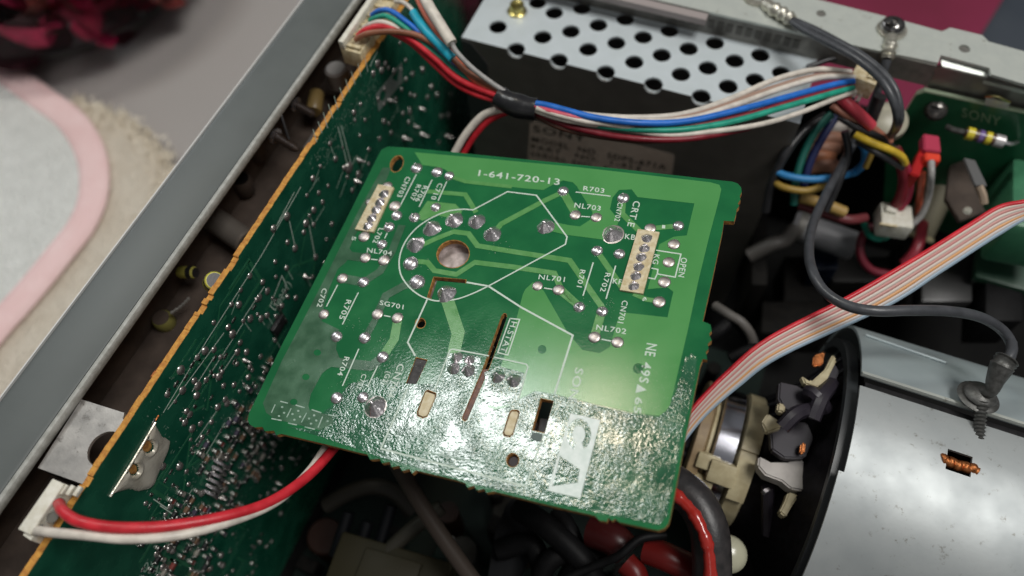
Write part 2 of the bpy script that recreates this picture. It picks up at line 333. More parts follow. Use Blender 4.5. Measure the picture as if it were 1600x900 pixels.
# tinned ground area with the wavy surface, cut by thin slits
def clip_holes(hs): return [BP(grow(h, 2.5), HB) for h in hs]
Wl = [(528,628),(560,618),(590,600),(640,596),(690,585),(700,545),(745,552),(752,560),(718,650),(722,661),(734,664),(733,674),(728,680),(671,665),(617,675),(560,658),(521,648)]
Wl = [(524,630),(545,600),(590,590),(622,610),(628,614),(645,613),(653,606),(672,602),(690,600),(696,580),(700,548),(744,556),(752,560),(717,652),(722,661),(734,664),(733,674),(728,680),(671,665),(617,675),(560,658),(521,648)]
prism('wavy_mask', [BP([(500,648),(524,630),(545,602),(590,592),(640,600),(690,600),(703,550),(742,557),(752,566),(722,648),(722,657),(728,660),(733,657),(764,584),(770,600),(765,622),(763,634),(790,637),(836,613),(868,618),(985,646),(1030,652),(1055,615),(1072,560),(1086,560),(1064,690),(1041,806),(1030,818),(930,798),(760,759),(600,714),(500,680)], 0.0052)] + [BP(grow(h, 2.5), 0.0052) for h in (H_pl, H_pr, H_bl, H_s2)], NB * 0.0006, M_wavy, nb)
prism('tinned_copper_pour', [BP(Wl, HB), BP(grow(H_pl, 2.5), HB)], NB * 0.007, M_wavy, nb)
Wm = [(755,578),(790,572),(818,580),(808,632),(790,639),(776,644),(764,641),(752,650),(741,684),(734,690),(728,687),(671,671),(640,678),(617,682),(560,664),(526,655),(526,664),(560,674),(600,684),(636,690),
 (700,704),(770,718),(786,690),(795,640),(815,627),(837,614),(868,620),(927,635),(985,648),(1031,655),(1043,646),(1052,637),(1058,612),(1066,575),(1080,540),(1090,545),(1088,580),(1064,690),(1042,806),(1030,820),(930,800),(760,761),(600,712),(500,682),(500,676),(526,680),(600,704),(700,725),(760,742),(776,744),(783,736),(788,716)]
Wm = [(526,653),(560,662.5),(617,679.5),(640,675.5),(671,668.5),(728,684),(736,687),(740,684),(756,646),(776,644),(792,639),(815,627),(837,614),(868,620),(927,635),(985,648),(1031,654),(1043,646),(1052,636),(1058,612),(1070,560),(1082,552),(1089,560),
 (1086,590),(1064,690),(1042,806),(1030,820),(930,800),(760,761),(600,716),(500,682),(450,667),(500,674),(524,664)]
prism('tinned_copper_pour', [BP(Wm, HB)] + clip_holes([H_pr, H_bl, H_s2]), NB * 0.007, M_wavy, nb)
prism('tinned_copper_pour', [BP([(741,683),(738,673),(747,648),(762,606),(765,612),(760,634),(763,640),(757,648)], HB)], NB * 0.006, M_wavy, nb)
prism('tinned_copper_pour', [BP([(757,582),(779,572),(820,583),(809,628),(789,634),(774,636),(763,633)], 0.011)], NB * 0.003, M_wavy, nb)
TR = [  # copper tracks: points, width in photo pixels, material
 ([(880,300),(850,314),(783,350),(770,366)], 9, M_trace), ([(880,300),(901,337)], 12, M_trace), ([(974,312),(972,334),(1000,362)], 9, M_trace),
 ([(651,387),(681,373),(709,362),(732,365),(746,384),(800,393),(890,407),(942,482)], 8, M_trace),
 ([(645,408),(668,410),(679,423),(713,429),(742,410),(800,417),(866,427),(876,450),(905,477)], 8, M_trace),
 ([(1017,357),(1060,353)], 9, M_trace), ([(933,393),(972,449)], 9, M_trace), ([(940,487),(929,526)], 14, M_trace), ([(990,459),(1010,468),(1032,471)], 8, M_trace),
 ([(697,462),(716,520),(709,552)], 19, M_trace), ([(622,497),(616,530),(599,556)], 14, M_trace), ([(590,492),(582,508),(570,528)], 11, M_olive),
 ([(668,299),(727,304),(744,332)], 7, M_trace), ([(652,440),(630,447),(603,462),(590,490)], 13, M_olive), ([(628,352),(612,394),(594,424),(569,440)], 12, M_olive),
 ([(571,403),(540,399)], 14, M_olive), ([(535,435),(568,441)], 14, M_olive), ([(520,566),(580,572),(598,558)], 15, M_olive), ([(853,352),(885,360),(946,368)], 16, M_pour),
 ([(600,407),(612,392)], 14, M_olive), ([(905,478),(873,453)], 12, M_trace), ([(704,276),(728,284),(800,292)], 6, M_trace), ([(567,620),(587,632),(600,640)], 9, M_olive)]
for pts, w, m in TR:
    P_ = BP(pts, HB + 0.001); wc = (B(pts[0][0] + w, pts[0][1]) - B(*pts[0])).length
    bm = bmesh.new(); strip_bm(bm, P_, wc, NB, 0.0065); from_bm('copper_track', bm, m, nb)
prism('copper_pour', [BP([(668,314),(712,319),(722,330),(716,345),(700,340),(680,336),(660,345),(650,340)], HB)], NB * 0.005, M_trace, nb)
# silkscreen ink
HS = 0.0135
def sline(pts, w=2.4, m=None, closed=False, lab=None):
    P_ = BP(pts + ([pts[0]] if closed else []), HS); wc = w * 0.0172
    bm = bmesh.new(); strip_bm(bm, P_, wc, NB, 0.001); return from_bm('silkscreen_line', bm, m or M_silk, nb)
circ = [(739,328),(723,327),(700,330),(675,340),(650,357),(632,380),(624,405),(626,428),(638,447),(655,461),(675,469),(692,470),(715,467),(740,458),(763,447)]
cs = smooth_path([Vector((x, y, 0)) for x, y in circ], 5)
sline([(p.x, p.y) for p in cs] + [(883.5,381.6),(886,370),(838,305),(793,299.5),(739,328)])
sline([(668,467),(637,535),(649,556)], 2.8); sline([(636,608),(595,701),(822.5,760),(845,689),(850,677)], 2.6); sline([(866,617),(895,524),(814,480),(763,447),(729,441)], 3)
sline([(679,610),(703,547),(707,545.5),(764,556)], 2.2); sline([(772,558),(822,569),(825,573),(806,638)], 2.2)
sline([(797,497.6),(812,499),(793.6,554.6),(777.7,551)], 2.0, closed=True)
for a_ in ([(927,410),(911,462)],[(962,415),(947,467)],[(850,450),(863,452)],[(908,338),(922,339)],[(940,530),(955,533)],[(600,493),(610,495)],[(580,405),(590,406)],[(899.6,300),(954,306.5)],
           [(1018,419),(1028,421),(1027,428),(1055,433),(1064,397),(1025,391)],[(1027,428),(1023,436),(1013,434)],[(650.5,272.5),(623,326)],[(675,281),(655,323)],[(698,283.5),(684.5,313.7)],
           [(527.6,445),(510,479)],[(560,457),(535,507)],[(560.7,545),(535,603)],[(590,572),(574,605)],[(605,364),(601,372.6)]):
    sline(a_, 2.1)
sline([(655,704),(710,715),(759,723),(772,717),(780,702),(783,689)], 1.4, M_silk2)
dd = [(438,627,450,630),(462,633,476,637),(487,640,502,645),(513,648,528,651),(424,654,440,657),(450,661,464,664),(476,667,492,671),(430,632,424,645),(455,638,448,652),(479,645,471,660),(504,651,497,668)]
for x0, y0, x1, y1 in dd: sline([(x0, y0), (x1, y1)], 1.8, M_silk2)
bm = bmesh.new()
for x, y in ((441,636),(444,645),(436,650),(466,642),(457,647),(469,651),(460,656),(491,649),(483,654),(494,657),(486,662),(512,658),(517,664),(510,668)):
    prism_bm(bm, [BP(arc_px(x, y, 1.9, 1.6, 8), HS)], NB * 0.001)
o = from_bm('printed_dots', bm, M_silk2, nb); o['kind'] = 'stuff'
def stext(s, x0, y0, x1, y1, ux, uy, m=None):
    p0, p1, pu = B(x0, y0, HS), B(x1, y1, HS), B(x0 + ux, y0 + uy, HS)
    return link_mesh('silkscreen_text', text_mesh(s, p0, p1, pu - p0, NB, 0.001), m or M_silk, nb)
for t in (('1-641-720-13',747,274.5,874,289,1.8,-9),('R703',911,297.5,944,301.5,1,-7),('NL703',897,324,938,329.5,1.5,-7.5),('NL701',841,436,882,440.5,1.5,-7.5),('NL702',931,515,978,522,1.5,-8),('SG701',593,476,630,483.5,1.2,-7),('NL704',573,394,612,399.5,1.2,-7),
          ('CRT.E',990.5,313.5,980,353,10.5,1.8),('CN702',965.5,316,960,345,8,1.2),('KB',976,373,992,375,1.4,-8),('KG',1022.5,397,1019.5,412,8.5,1.4),('KF',957,442.5,971,445,1.4,-8),('OPEN',1064.5,402,1059.5,432,9.5,1.5),
          ('R701',907,421,901,448,8,1.3),('R702',946.5,426,937.5,455,8,1.3),('CN701',972.5,469,965,504,9,1.5),('NE',1011,536,1007.5,555,16,2.5),('49S',1004.5,565,998.5,597,14,2.5),('65',993,620,990,645,11,2),
          ('SONY',899.5,574,884.5,641,12.5,2.6),('C702',504,450,495,479,7.5,1.4),('R705',541.5,468,529.5,498,8,1.5),('C710',685,286,673,311,7.5,1.4),('R706',662,290,648,314,7,1.4),('R707',651.5,288,640,312,7,1.4),('CN703',634.5,276,620,307,7.5,1.4),
          ('L702',592,356,582,379,7.5,1.4),('R704',538.5,557,527,586,8,1.5),('C701',566,584,558,606,7.5,1.4),('(G2)',604,580,596,600,8,1.5),('CN704',622,568,603.5,620,10.5,2),('H.STAT',799.5,502,781.5,549.5,9,1.9),('1',1034,356.5,1039,357,0.8,-5),('6',1006,464,1003,470,6,1),('5',551,369,549,375,6,1)):
    stext(*t)
prism('silkscreen_arrow', [BP([(996,600),(1010,609.5),(993,614)], HS)], NB * 0.001, M_silk, nb)
# printed emblem box: ring with dot and a wedge
E_out = [(891.5,646),(938,656.5),(906.7,778.7),(855.5,766.7)]
ring = []
for k in range(22):
    t = math.radians(115 + 310 * k / 21); ring.append((904.5 + 19 * math.cos(t) , 679 + 25 * math.sin(t)))
for k in range(22):
    t = math.radians(115 + 310 * (21 - k) / 21); ring.append((904.5 + 10 * math.cos(t), 679 + 13.5 * math.sin(t)))
E_tri = [(874.7,712),(905.5,733),(902.5,754),(863,759.5)]
M_emb = mat('emblem_ink', (0.82, 0.88, 0.84), 0.85, 0, (0.70, 0.78, 0.73), 6, 0.3, 9, bdist=0.02, spec=0.2)
prism('silkscreen_emblem', [BP(E_out, HS), BP(ring, HS), BP(E_tri, HS)], NB * 0.001, M_emb, nb)
# solder joints
def sj_dome():
    bm = bmesh.new(); lathe_bm(bm, [(1.0, 0), (0.95, 0.16), (0.75, 0.38), (0.4, 0.52), (0, 0.56)], (0, 0, 0), (0, 0, 1), 20); return bm
def sj_flat():
    bm = bmesh.new(); lathe_bm(bm, [(1.0, 0), (0.97, 0.10), (0.8, 0.22), (0.4, 0.30), (0, 0.31)], (0, 0, 0), (0, 0, 1), 20); return bm
def sj_cone(seed):
    bm = bmesh.new(); lathe_bm(bm, [(1.06, 0), (1.03, 0.05), (0.98, 0.12), (0.90, 0.22), (0.80, 0.36), (0.68, 0.52), (0.56, 0.68), (0.44, 0.84), (0.34, 0.98), (0.26, 1.10), (0.21, 1.20), (0.17, 1.30), (0.10, 1.36), (0, 1.38)], (0, 0, 0), (0, 0, 1), 40)
    r = random.Random(seed); ph = [r.random() * 6.28 for _ in range(4)]
    for v in bm.verts:
        t = math.atan2(v.co.y, v.co.x); k = 1 + 0.05 * math.sin(3 * t + ph[0]) + 0.03 * math.sin(5 * t + ph[1]) + 0.015 * math.sin(9 * t + ph[2])
        v.co.x *= k; v.co.y *= k; v.co.x += 0.06 * v.co.z * math.sin(ph[3]); v.co.y += 0.06 * v.co.z * math.cos(ph[3])
    return bm
P_dome = proto('solder_joint', sj_dome(), M_sold); P_flat = proto('solder_joint', sj_flat(), M_soldf); P_cone = [proto('solder_joint', sj_cone(s), M_sold) for s in range(4)]
bm = sj_dome(); lathe_bm(bm, [(0.24, 0.4), (0.2, 1.0), (0.12, 1.2), (0, 1.22)], (0, 0, 0), (0, 0.1, 1), 10); P_pin = proto('solder_joint', bm, M_sold)
def bframe(x, y, r, h=0.008, rot=0.0, sh=1.0):
    s = (B(x + r, y) - B(x, y)).length
    return frame(B(x, y, h), EX, EY, NB) @ Matrix.Rotation(rot, 4, 'Z') @ Matrix.Diagonal((s, s, s * sh, 1))
for x, y, r, k in ((710,344,13,'c'),(745,346,12.5,'c'),(769.5,366,13,'c'),(675,357,13,'c'),(649.5,382,13,'c'),(642,412,12,'d'),(652,441,12.5,'d'),(697.5,459,14,'c'),(853,354,13,'c'),(957.5,366,15,'c'),
    (651,263,9,'p'),(683,269,9,'d'),(702,275,8,'d'),(605,291,8,'f'),(617,322,9,'f'),(620,337,8.5,'d'),(648,340,8.5,'p'),(681,324,8,'d'),(608,355,8.5,'p'),(597,382,8,'d'),(569,370,9,'f'),(571,403,8.5,'f'),(600,407,9,'f'),
    (535,435,8.5,'f'),(568,441,9,'d'),(506,491,8,'f'),(526,526,9,'d'),(570,528,9.5,'d'),(598,558,9.5,'d'),(590,491,9,'f'),(621,497,9,'f'),(526,622,9.5,'d'),(567,621,9,'d'),(587,636,15.5,'c'),(578,316,7,'f'),
    (880,299,9,'d'),(899,336,9,'f'),(932,340,9,'f'),(974,310,10,'p'),(933,392,9.5,'d'),(968,397,9.5,'d'),(1016,357,9.5,'f'),(1060,353,9.5,'d'),(1053,382,10,'f'),(1045,410,10,'f'),(1038,441,10.5,'f'),(1030,472,10.5,'f'),
    (905,480,9.5,'p'),(941,487,9.5,'p'),(840,447,8.5,'f'),(873,453,9.5,'f'),(929,527,10,'f'),(965,535,10,'f'),(714,558,8.5,'c'),(734,562,8,'c'),(709,576,9.5,'c'),(732,579,10,'c'),(778,589,10,'c'),(803,595,10.5,'c')):
    me = {'d': P_dome, 'f': P_flat, 'p': P_pin}.get(k) or RN.choice(P_cone)
    inst('solder_joint', me, bframe(x, y, r, 0.009, RN.random() * 6.28, 0.8 if (k == 'c' and r > 11) else 1.0), nb)
# rings of mask flux around the biggest joints
for x, y, r in ((957.5, 366, 18), (587, 636, 18.5)):
    s = (B(x + r, y) - B(x, y)).length
    inst('solder_ring', P_flat, bframe(x, y, r, 0.007, 0, 0.12), nb)
# cream connector bodies showing through the board, with their pins
def header(poly, pins, r, h=0.07):
    hd = prism('pin_header', [BP(poly, 0.004)], NB * h, M_cream, nb)
    for x, y in pins: inst('solder_joint', RN.choice(P_cone), bframe(x, y, r, h * 0.9 + 0.004, RN.random() * 6, 0.7), nb)
header([(997,360),(1030.7,365),(1005,482 - 21),(969,455)], [(1010.7,372),(1006.7,387.7),(1001.7,401.7),(997.7,416.7),(993.3,431),(990,446.7)], 8.5)
header([(592,290),(616.5,295),(584.4,364.5),(556,360)], [(600,303),(593.5,316),(587.5,328),(581,340.5),(574.5,353)], 7.5)
# pieces that stick up through slots
def plug(name, poly, h0, h1, m): return prism(name, [BP(poly, h1)], NB * (h0 - h1), m, nb)
plug('black_connector_body', [(649,560),(667,564),(646,607),(634,603)], -0.6, -0.03, mat('grimy_black', (0.03, 0.028, 0.028), 0.7, 0, (0.07, 0.065, 0.065), 6, 0.8, 20))
plug('white_peg', [(666.5,612),(679,616.5),(679,621),(667,649),(661,651),(654,648),(654,643),(664,615)], -0.5, 0.03, M_cream)
plug('white_peg', [(799.7,643),(808,643),(810,646),(800.5,677),(796,680.5),(789,679),(788,675),(797,647)], -0.5, 0.03, M_cream)
plug('slider_strip', [(753,577),(764,577),(730,655),(726,656),(723,653),(724,649)], -0.3, -0.04, mat('brown_strip', (0.20, 0.09, 0.06), 0.5, 0, (0.10, 0.05, 0.04), 8))
plug('grey_tab', [(832,675),(848,678),(845,690),(836,688),(829,684)], 0.012, 0.03, mat('grey_tab', (0.10, 0.13, 0.12), 0.6))
lathe('alignment_post', [(0.001, -0.1), (0.12, -0.1), (0.13, -0.25), (0.13, -0.8)], B(801, 719), NB, mat('post_metal', (0.03, 0.022, 0.024), 0.5, 0.3), nb, 16)
sock = lathe('tube_socket', [(0.0, -0.42), (0.55, -0.42), (0.6, -0.22), (1.25, -0.19), (1.75, -0.3), (1.75, -1.5), (0.6, -1.6), (0.55, -0.85), (0.0, -0.85)], B(708, 397), NB, mat('socket_plastic', (0.66, 0.56, 0.54), 0.45, 0, (0.26, 0.22, 0.20), 3), nb, 32)
for (x, y, w, d, hh) in ((900, 690, .9, .6, .8), (1000, 420, .3, 1.3, .9), (585, 330, .25, .9, .8), (560, 470, .5, .3, .5), (930, 500, .3, .3, .6), (760, 680, 1.2, .9, 1.0)):
    box('mounted_component', B(x, y, -TH - hh / 2 - 0.005), EX * w, EY * d * 0.6, NB * hh / 2, M_blk, nb, 0.04)
# flux residue: fine crumbs of clear resin round the lower joints
M_flux = mat('flux_resin', (0.45, 0.55, 0.42), 0.12, 0.0, coat=0.5)
bm = bmesh.new()
def crumb(x, y, s):
    c = B(x, y, 0.012); a = RN.random() * 3.14; u = EX * math.cos(a) + EY * math.sin(a); v = NB.cross(u)
    p = [bm.verts.new(c + u * s * 1.6), bm.verts.new(c + v * s * .6), bm.verts.new(c - u * s * 1.5), bm.verts.new(c - v * s * .7), bm.verts.new(c + NB * s * 0.8)]
    for i in range(4): bm.faces.new((p[i], p[(i + 1) % 4], p[4]))
for _ in range(900):
    x, y = RN.gauss(735, 70), RN.gauss(560, 45)
    if 500 < y and 600 < x < 860 and not (775 < x < 800 and y < 560): crumb(x, y, RN.uniform(.003, .009))
for _ in range(500):
    x = RN.uniform(860, 1085); crumb(x, RN.uniform(570, 640) + (abs(RN.gauss(0, 10)) if x < 900 else 0), RN.uniform(.003, .007))
for cx, cy, n in ((915,480,26),(955,480,30),(600,540,50),(545,600,60),(612,600,60),(650,415,20),(700,352,20),(780,385,20),(548,505,26),(960,440,0),(620,575,40),(580,575,40)):
    for _ in range(n): crumb(RN.gauss(cx, 11), RN.gauss(cy, 9), RN.uniform(.004, .012))
o = from_bm('flux_residue', bm, M_flux, nb); o['kind'] = 'stuff'
# ================================================================ setting
def struct(o): o['kind'] = 'structure'; return o
struct(abox('table', -140, 120, -60, 160, -17, -16, M_table))
M_floor = mat('shaded_chassis', (0.004, 0.004, 0.004), 0.7, 0, (0.008, 0.008, 0.0075), 0.8)  # floor colour darkened to hold the shade of the deep interior
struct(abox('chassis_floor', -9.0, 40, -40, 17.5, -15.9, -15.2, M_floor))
# ---- grey front frame of the set
fr = thing('front_frame', 'smooth grey metal frame edge running diagonally between the table and the open chassis', 'frame', (-10, 0, -8))
def extr_y(name, prof, y0, y1, m, parent, smooth=True):
    bm = bmesh.new(); prism_bm(bm, [[Vector((x, y0, z)) for x, z in prof]], Vector((0, y1 - y0, 0))); return from_bm(name, bm, m, parent, smooth)
extr_y('frame_panel', [(-10.9, -15.9), (-10.9, -0.12), (-10.87, -0.04), (-10.80, 0.0), (-10.70, 0.005), (-9.35, -0.015), (-9.28, -0.05), (-9.26, -0.12), (-9.26, -0.5), (-10.7, -0.5), (-10.7, -15.9)], -26, 24, M_bez, fr)
extr_y('inner_lip', [(-9.24, -0.3), (-9.24, -0.03), (-9.20, 0.0), (-9.11, 0.0), (-9.08, -0.04), (-9.08, -0.16), (-9.12, -0.3)], -26, 24, M_bezr, fr)
extr_y('outer_highlight', [(-10.97, -0.30), (-10.97, -0.04), (-10.94, 0.0), (-10.905, 0.0), (-10.905, -0.30)], -26, 24, mat('painted_highlight', (0.62, 0.62, 0.60), 0.4), fr)  # pale strip standing in for the highlight along the frame's outer edge
extr_y('inner_wall', [(-10.68, -15.1), (-10.68, -0.52), (-10.6, -0.52), (-10.6, -15.1)], -26, 17, M_brown, fr)
extr_y('inner_ledge', [(-10.58, -3.3), (-10.58, -3.1), (-8.35, -3.1), (-8.35, -3.3)], -26, 17, M_brown, fr)
extr_y('inner_shelf', [(-10.58, -5.6), (-10.58, -5.2), (-7.7, -5.2), (-7.7, -5.6)], -26, 17, M_dark, fr)
# ================================================================ upright main board
mb = thing('main_circuit_board', 'dark green upright circuit board with a raw orange edge along the left side', 'circuit board', (XB, 0, -15))
Y0, Y1 = -13.2, 15.5
def edge_profile(y):       # snapped perforations along the top edge
    return 0
pts = [(XB, Y0, -15), (XB, Y1, -15), (XB, Y1, -0.06)]
yy = Y1
rr = random.Random(5)
while yy > Y0:
    st = rr.uniform(0.10, 0.3); z = rr.choice((0, 0, -0.01, -0.02)) + rr.uniform(-.008, .008)
    for cy in (5.0, 3.35, -1.35, -2.55, -2.95, -8.0, 7.7, 8.1, 8.5, 8.9):
        if abs(yy - cy) < 0.12: z -= 0.07
    pts += [(XB, yy, z), (XB, max(Y0, yy - st + 0.02), z)]; yy -= st
pts.append((XB, Y0, -0.3))
prism('substrate', [pts], (-0.17, 0, 0), M_edge, mb)
prism('solder_mask', [[(XB + .002, p[1], min(p[2], 0) - 0.012) for p in pts]], (0.005, 0, 0), M_b1, mb)
NX = Vector((1, 0, 0)); HV = 0.010
def vline(pts, w=0.035, m=None):
    bm = bmesh.new(); strip_bm(bm, [V(x, y, HV) for x, y in pts], w, NX, 0.002); return from_bm('silkscreen_line', bm, m or M_silk, mb)
for l in ([(470,292),(408,400),(322,534)], [(322,534),(255,645)], [(380,505),(318,600)], [(350,520),(262,640)], [(427,362),(460,300)], [(452,345),(461,385)], [(483,352),(492,400)], [(528,198),(545,266),(558,243)],
          [(533,196),(550,262)], [(335,557),(300,612)], [(370,548),(338,596)], [(413,448),(380,498)], [(505,176),(512,200)], [(497,190),(503,208)], [(513,163),(520,185)], [(522,150),(528,172)], [(531,137),(537,157)], [(540,124),(546,144)],
          [(549,112),(555,132)], [(559,99),(564,120)], [(569,86),(575,112)], [(489,202),(495,222)], [(590,80),(578,104)], [(250,790),(283,812)], [(300,765),(286,790)], [(340,640),(305,690)], [(352,660),(322,710)], [(440,430),(448,447),(430,485),(422,478),(440,432)], [(240,780),(262,795)]):
    vline(l, 0.03)
M_logo = mat('dim_print', (0.16, 0.19, 0.17), 0.5)
q = [(587,147),(592,174),(629,128),(628,97)]
bm = bmesh.new(); prism_bm(bm, [[V(*p, HV) for p in q], [V(*p, HV) for p in arc_px(598, 149, 4.5, 9, 14, 0.2)], [V(*p, HV) for p in ((611,122),(624,106),(621,128))]], NX * .002); from_bm('printed_emblem', bm, M_logo, mb)
for s, a, b_, u in (('034-11', (262,899), (222,884), (5,-13)), ('(0251)', (436,482), (455,444), (-7,-6))):
    p0, p1, pu = V(*a, HV), V(*b_, HV), V(a[0] + u[0], a[1] + u[1], HV)
    if s == '034-11': p0, p1, pu = V(222,893,HV), V(262,904,HV), V(227,877,HV); s = '034-11'
    link_mesh('silkscreen_text', text_mesh(s, p0, p1, pu - p0, NX, 0.002), M_silk2, mb)
rt = random.Random(17)
for k in range(70):
    x, y = rt.uniform(230, 520), rt.uniform(300, 900); p = V(x, y, .0075)
    if p.z > -.5 or p.z < -12 or p.y > 14: continue
    q = [p]; d_ = rt.choice((Vector((0, 1, 0)), Vector((0, -1, 0)), Vector((0, 0, -1))))
    for s_ in range(rt.randint(1, 3)):
        q.append(q[-1] + d_ * rt.uniform(.5, 1.8)); d_ = Vector((0, d_.z if d_.z else rt.choice((.7, -.7)), -.7 if d_.y else 0)).normalized() if rt.random() < .6 else Vector((0, d_.z, -abs(d_.y))).normalized()
    if max(v.z for v in q) > -.25 or min(v.y for v in q) < -13: continue
    bm = bmesh.new(); strip_bm(bm, q, rt.choice((.05, .08, .12)), NX, 0.003); from_bm('copper_track', bm, M_b1c, mb)
# tiny unreadable print beside the top edge
bm = bmesh.new(); r2 = random.Random(3)
for _ in range(520):
    k = r2.random()
    if k < .45:
        t = r2.random(); x, y = 480 + 95 * t + r2.gauss(14, 9), 240 - 135 * t + r2.gauss(22, 12)
    else: x, y = r2.uniform(230, 420), r2.uniform(560, 880)
    p = V(x, y, HV)
    if p.z > -0.3: continue
    a = r2.choice((0, 1)); w, h = (r2.uniform(.03, .11), .014) if a else (.014, r2.uniform(.03, .11))
    q = [p + Vector((0, -w / 2, -h / 2)), p + Vector((0, w / 2, -h / 2)), p + Vector((0, w / 2, h / 2)), p + Vector((0, -w / 2, h / 2))]
    bm.faces.new([bm.verts.new(v + NX * .002) for v in q])
o = from_bm('tiny_print', bm, M_silk2, mb); o['kind'] = 'stuff'
# solder joints and chips
def vframe(p, sy, sz, sx_=1.0, rot=0.0):
    return Matrix.Translation(p) @ Matrix.Rotation(rot, 4, 'X') @ Matrix(((0, 0, sx_, 0), (sy, 0, 0, 0), (0, sz, 0, 0), (0, 0, 0, 1)))
P_bd = proto('solder_joint', sj_dome(), mat('tarnished_solder', (0.58, 0.55, 0.52), 0.26, 0.85, (0.42, 0.38, 0.36), 8, 0.4, 10, 0.1, bdist=0.03))
bm = bmesh.new(); lathe_bm(bm, [(1.0, 0), (0.8, .5), (0.5, 1.3), (0.34, 2.4), (0.2, 2.7), (0, 2.75)], (0, 0, 0), (0, 0, 1), 12); P_spike = proto('solder_joint', bm, MATS['tarnished_solder'])
def vsol(x, y, s, spike=False, p=None):
    inst('solder_joint', P_spike if spike else P_bd, vframe(p or V(x, y, .006), s, s * 1.15, s * RN.uniform(.8, 1.2)), mb)
for x, y, s in ((427,357,.12),(448,338,.14),(461,388,.13),(478,349,.14),(493,402,.12),(490,328,.12),(373,476,.12),(391,498,.13),(363,522,.14),(371,550,.12),(320,548,.13),(282,578,.14),(309,603,.14),(342,588,.13),(385,550,.11),(285,610,.13),(375,655,.10),
                (405,465,.12),(418,455,.12),(408,498,.12),(440,478,.11),(355,630,.12),(340,636,.12),(553,176,.11),(590,100,.15),(596,110,.13),(583,115,.12),(545,262,.20),(560,272,.14),(600,190,.12),(640,175,.12),(648,150,.1)):
    vsol(x, y, s)
for x, y, s in ((476,432,.09),(556,283,.11),(590,275,.11),(530,375,.09),(345,740,.08),(350,752,.08),(338,765,.08),(345,778,.08),(560,250,.1)): vsol(x, y, s, True)
M_tin = mat('tinned_pad', (0.50, 0.50, 0.47), 0.35, 1.0, (0.36, 0.36, 0.33), 9)
M_cb = [mat('chip_body_%s' % n, c, 0.45) for n, c in (('black', (.015, .015, .016)), ('brown', (.17, .10, .06)), ('pale', (.30, .28, .24)), ('purple', (.06, .05, .08)), ('red', (.22, .05, .04)))]
bm = bmesh.new()
for s in (1,): box_bm(bm, (s * .82, 0, .45), (.2, 0, 0), (0, .56, 0), (0, 0, .47)); box_bm(bm, (s * 1.12, 0, .16), (.2, 0, 0), (0, .5, 0), (0, 0, .17), .08)
P_term = proto('terminal', bm, M_tin)
P_body = []
for m in M_cb:
    bm = bmesh.new(); box_bm(bm, (0, 0, .42), (.66, 0, 0), (0, .5, 0), (0, 0, .4), .04); P_body.append(proto('chip', bm, m))
bm = bmesh.new(); box_bm(bm, (0, 0, .05), (1, 0, 0), (0, .6, 0), (0, 0, .06)); P_pad = proto('tinned_pad', bm, M_tin)
r3 = random.Random(21); placed = []
def try_chip(p, s, vert):
    for q in placed:
        if (q - p).length < s * 1.9: return False
    placed.append(p); k = r3.choices(range(5), (5, 3, 2, 2, 1))[0]
    o = inst('chip', P_body[k], vframe(p, s, s, s, r3.choice((0, math.pi / 2)) + r3.gauss(0, .04)), mb)
    for ang in (0, math.pi):
        t = bpy.data.objects.new('terminal', P_term); COL.objects.link(t); t.parent = o; t.rotation_euler = (0, 0, ang)
    return True
n = 0
for _ in range(4000):
    x, y = r3.uniform(215, 440), r3.uniform(560, 905)
    if x + 0.62 * (y - 560) < 420 + r3.uniform(-30, 30) or x > 520 - 0.5 * (y - 560) : continue
    if 185 < x < 262 and 665 < y < 790: continue
    p = V(x, y, .006); p.y = round(p.y / .3) * .3 + r3.gauss(0, .02); p.z = round(p.z / .26) * .26 + r3.gauss(0, .015)
    if p.z > -1.4 or p.z < -8.5: continue
    if try_chip(p, r3.uniform(.11, .15), 0): n += 1
    if n > 150: break
n = 0
for _ in range(3000):
    x, y = r3.uniform(225, 560), r3.uniform(560, 905); p = V(x, y, .006); p.y = round(p.y / .254) * .254; p.z = round(p.z / .254) * .254
    if p.z > -1.8 or p.z < -13: continue
    if any((q - p).length < .17 for q in placed): continue
    placed.append(p)
    if r3.random() < .35: inst('tinned_pad', P_pad, vframe(p, .085, .085, .1, r3.choice((0, 1.57))), mb)
    else: vsol(0, 0, r3.uniform(.06, .13), r3.random() < .1, p)
    n += 1
    if n > 170: break
for x, y in ((365,500),(335,560),(397,480),(352,556),(290,590),(275,600),(300,570),(262,612),(345,575),(366,565),(313,690),(300,700),(325,675),(292,655),(240,660),(430,470),(447,455)):
    inst('tinned_pad', P_pad, vframe(V(x, y, .006), .10, .10, .1, 0.0), mb)
n = 0
for _ in range(1500):
    t_ = r3.random(); x = 215 + 385 * (1 - t_) + r3.uniform(25, 150); y = 60 + 590 * t_; p = V(x, y, .006); p.y = round(p.y / .254) * .254; p.z = round(p.z / .254) * .254
    if p.z > -.7 or p.z < -4.6 or p.y > 9 or p.y < -6.5 or any((q - p).length < .36 for q in placed): continue
    placed.append(p); vsol(0, 0, r3.uniform(.07, .11), False, p); n += 1
    if r3.random() < .4:
        d_ = r3.choice((Vector((0, .55, 0)), Vector((0, 0, -.5)), Vector((0, -.5, -.2)))); bm = bmesh.new(); strip_bm(bm, [p + Vector((.004, 0, 0)) + d_ * .25, p + Vector((.004, 0, 0)) + d_ * 1.4], .028, NX, .002); from_bm('silkscreen_line', bm, M_silk2, mb)
    if n > 75: break
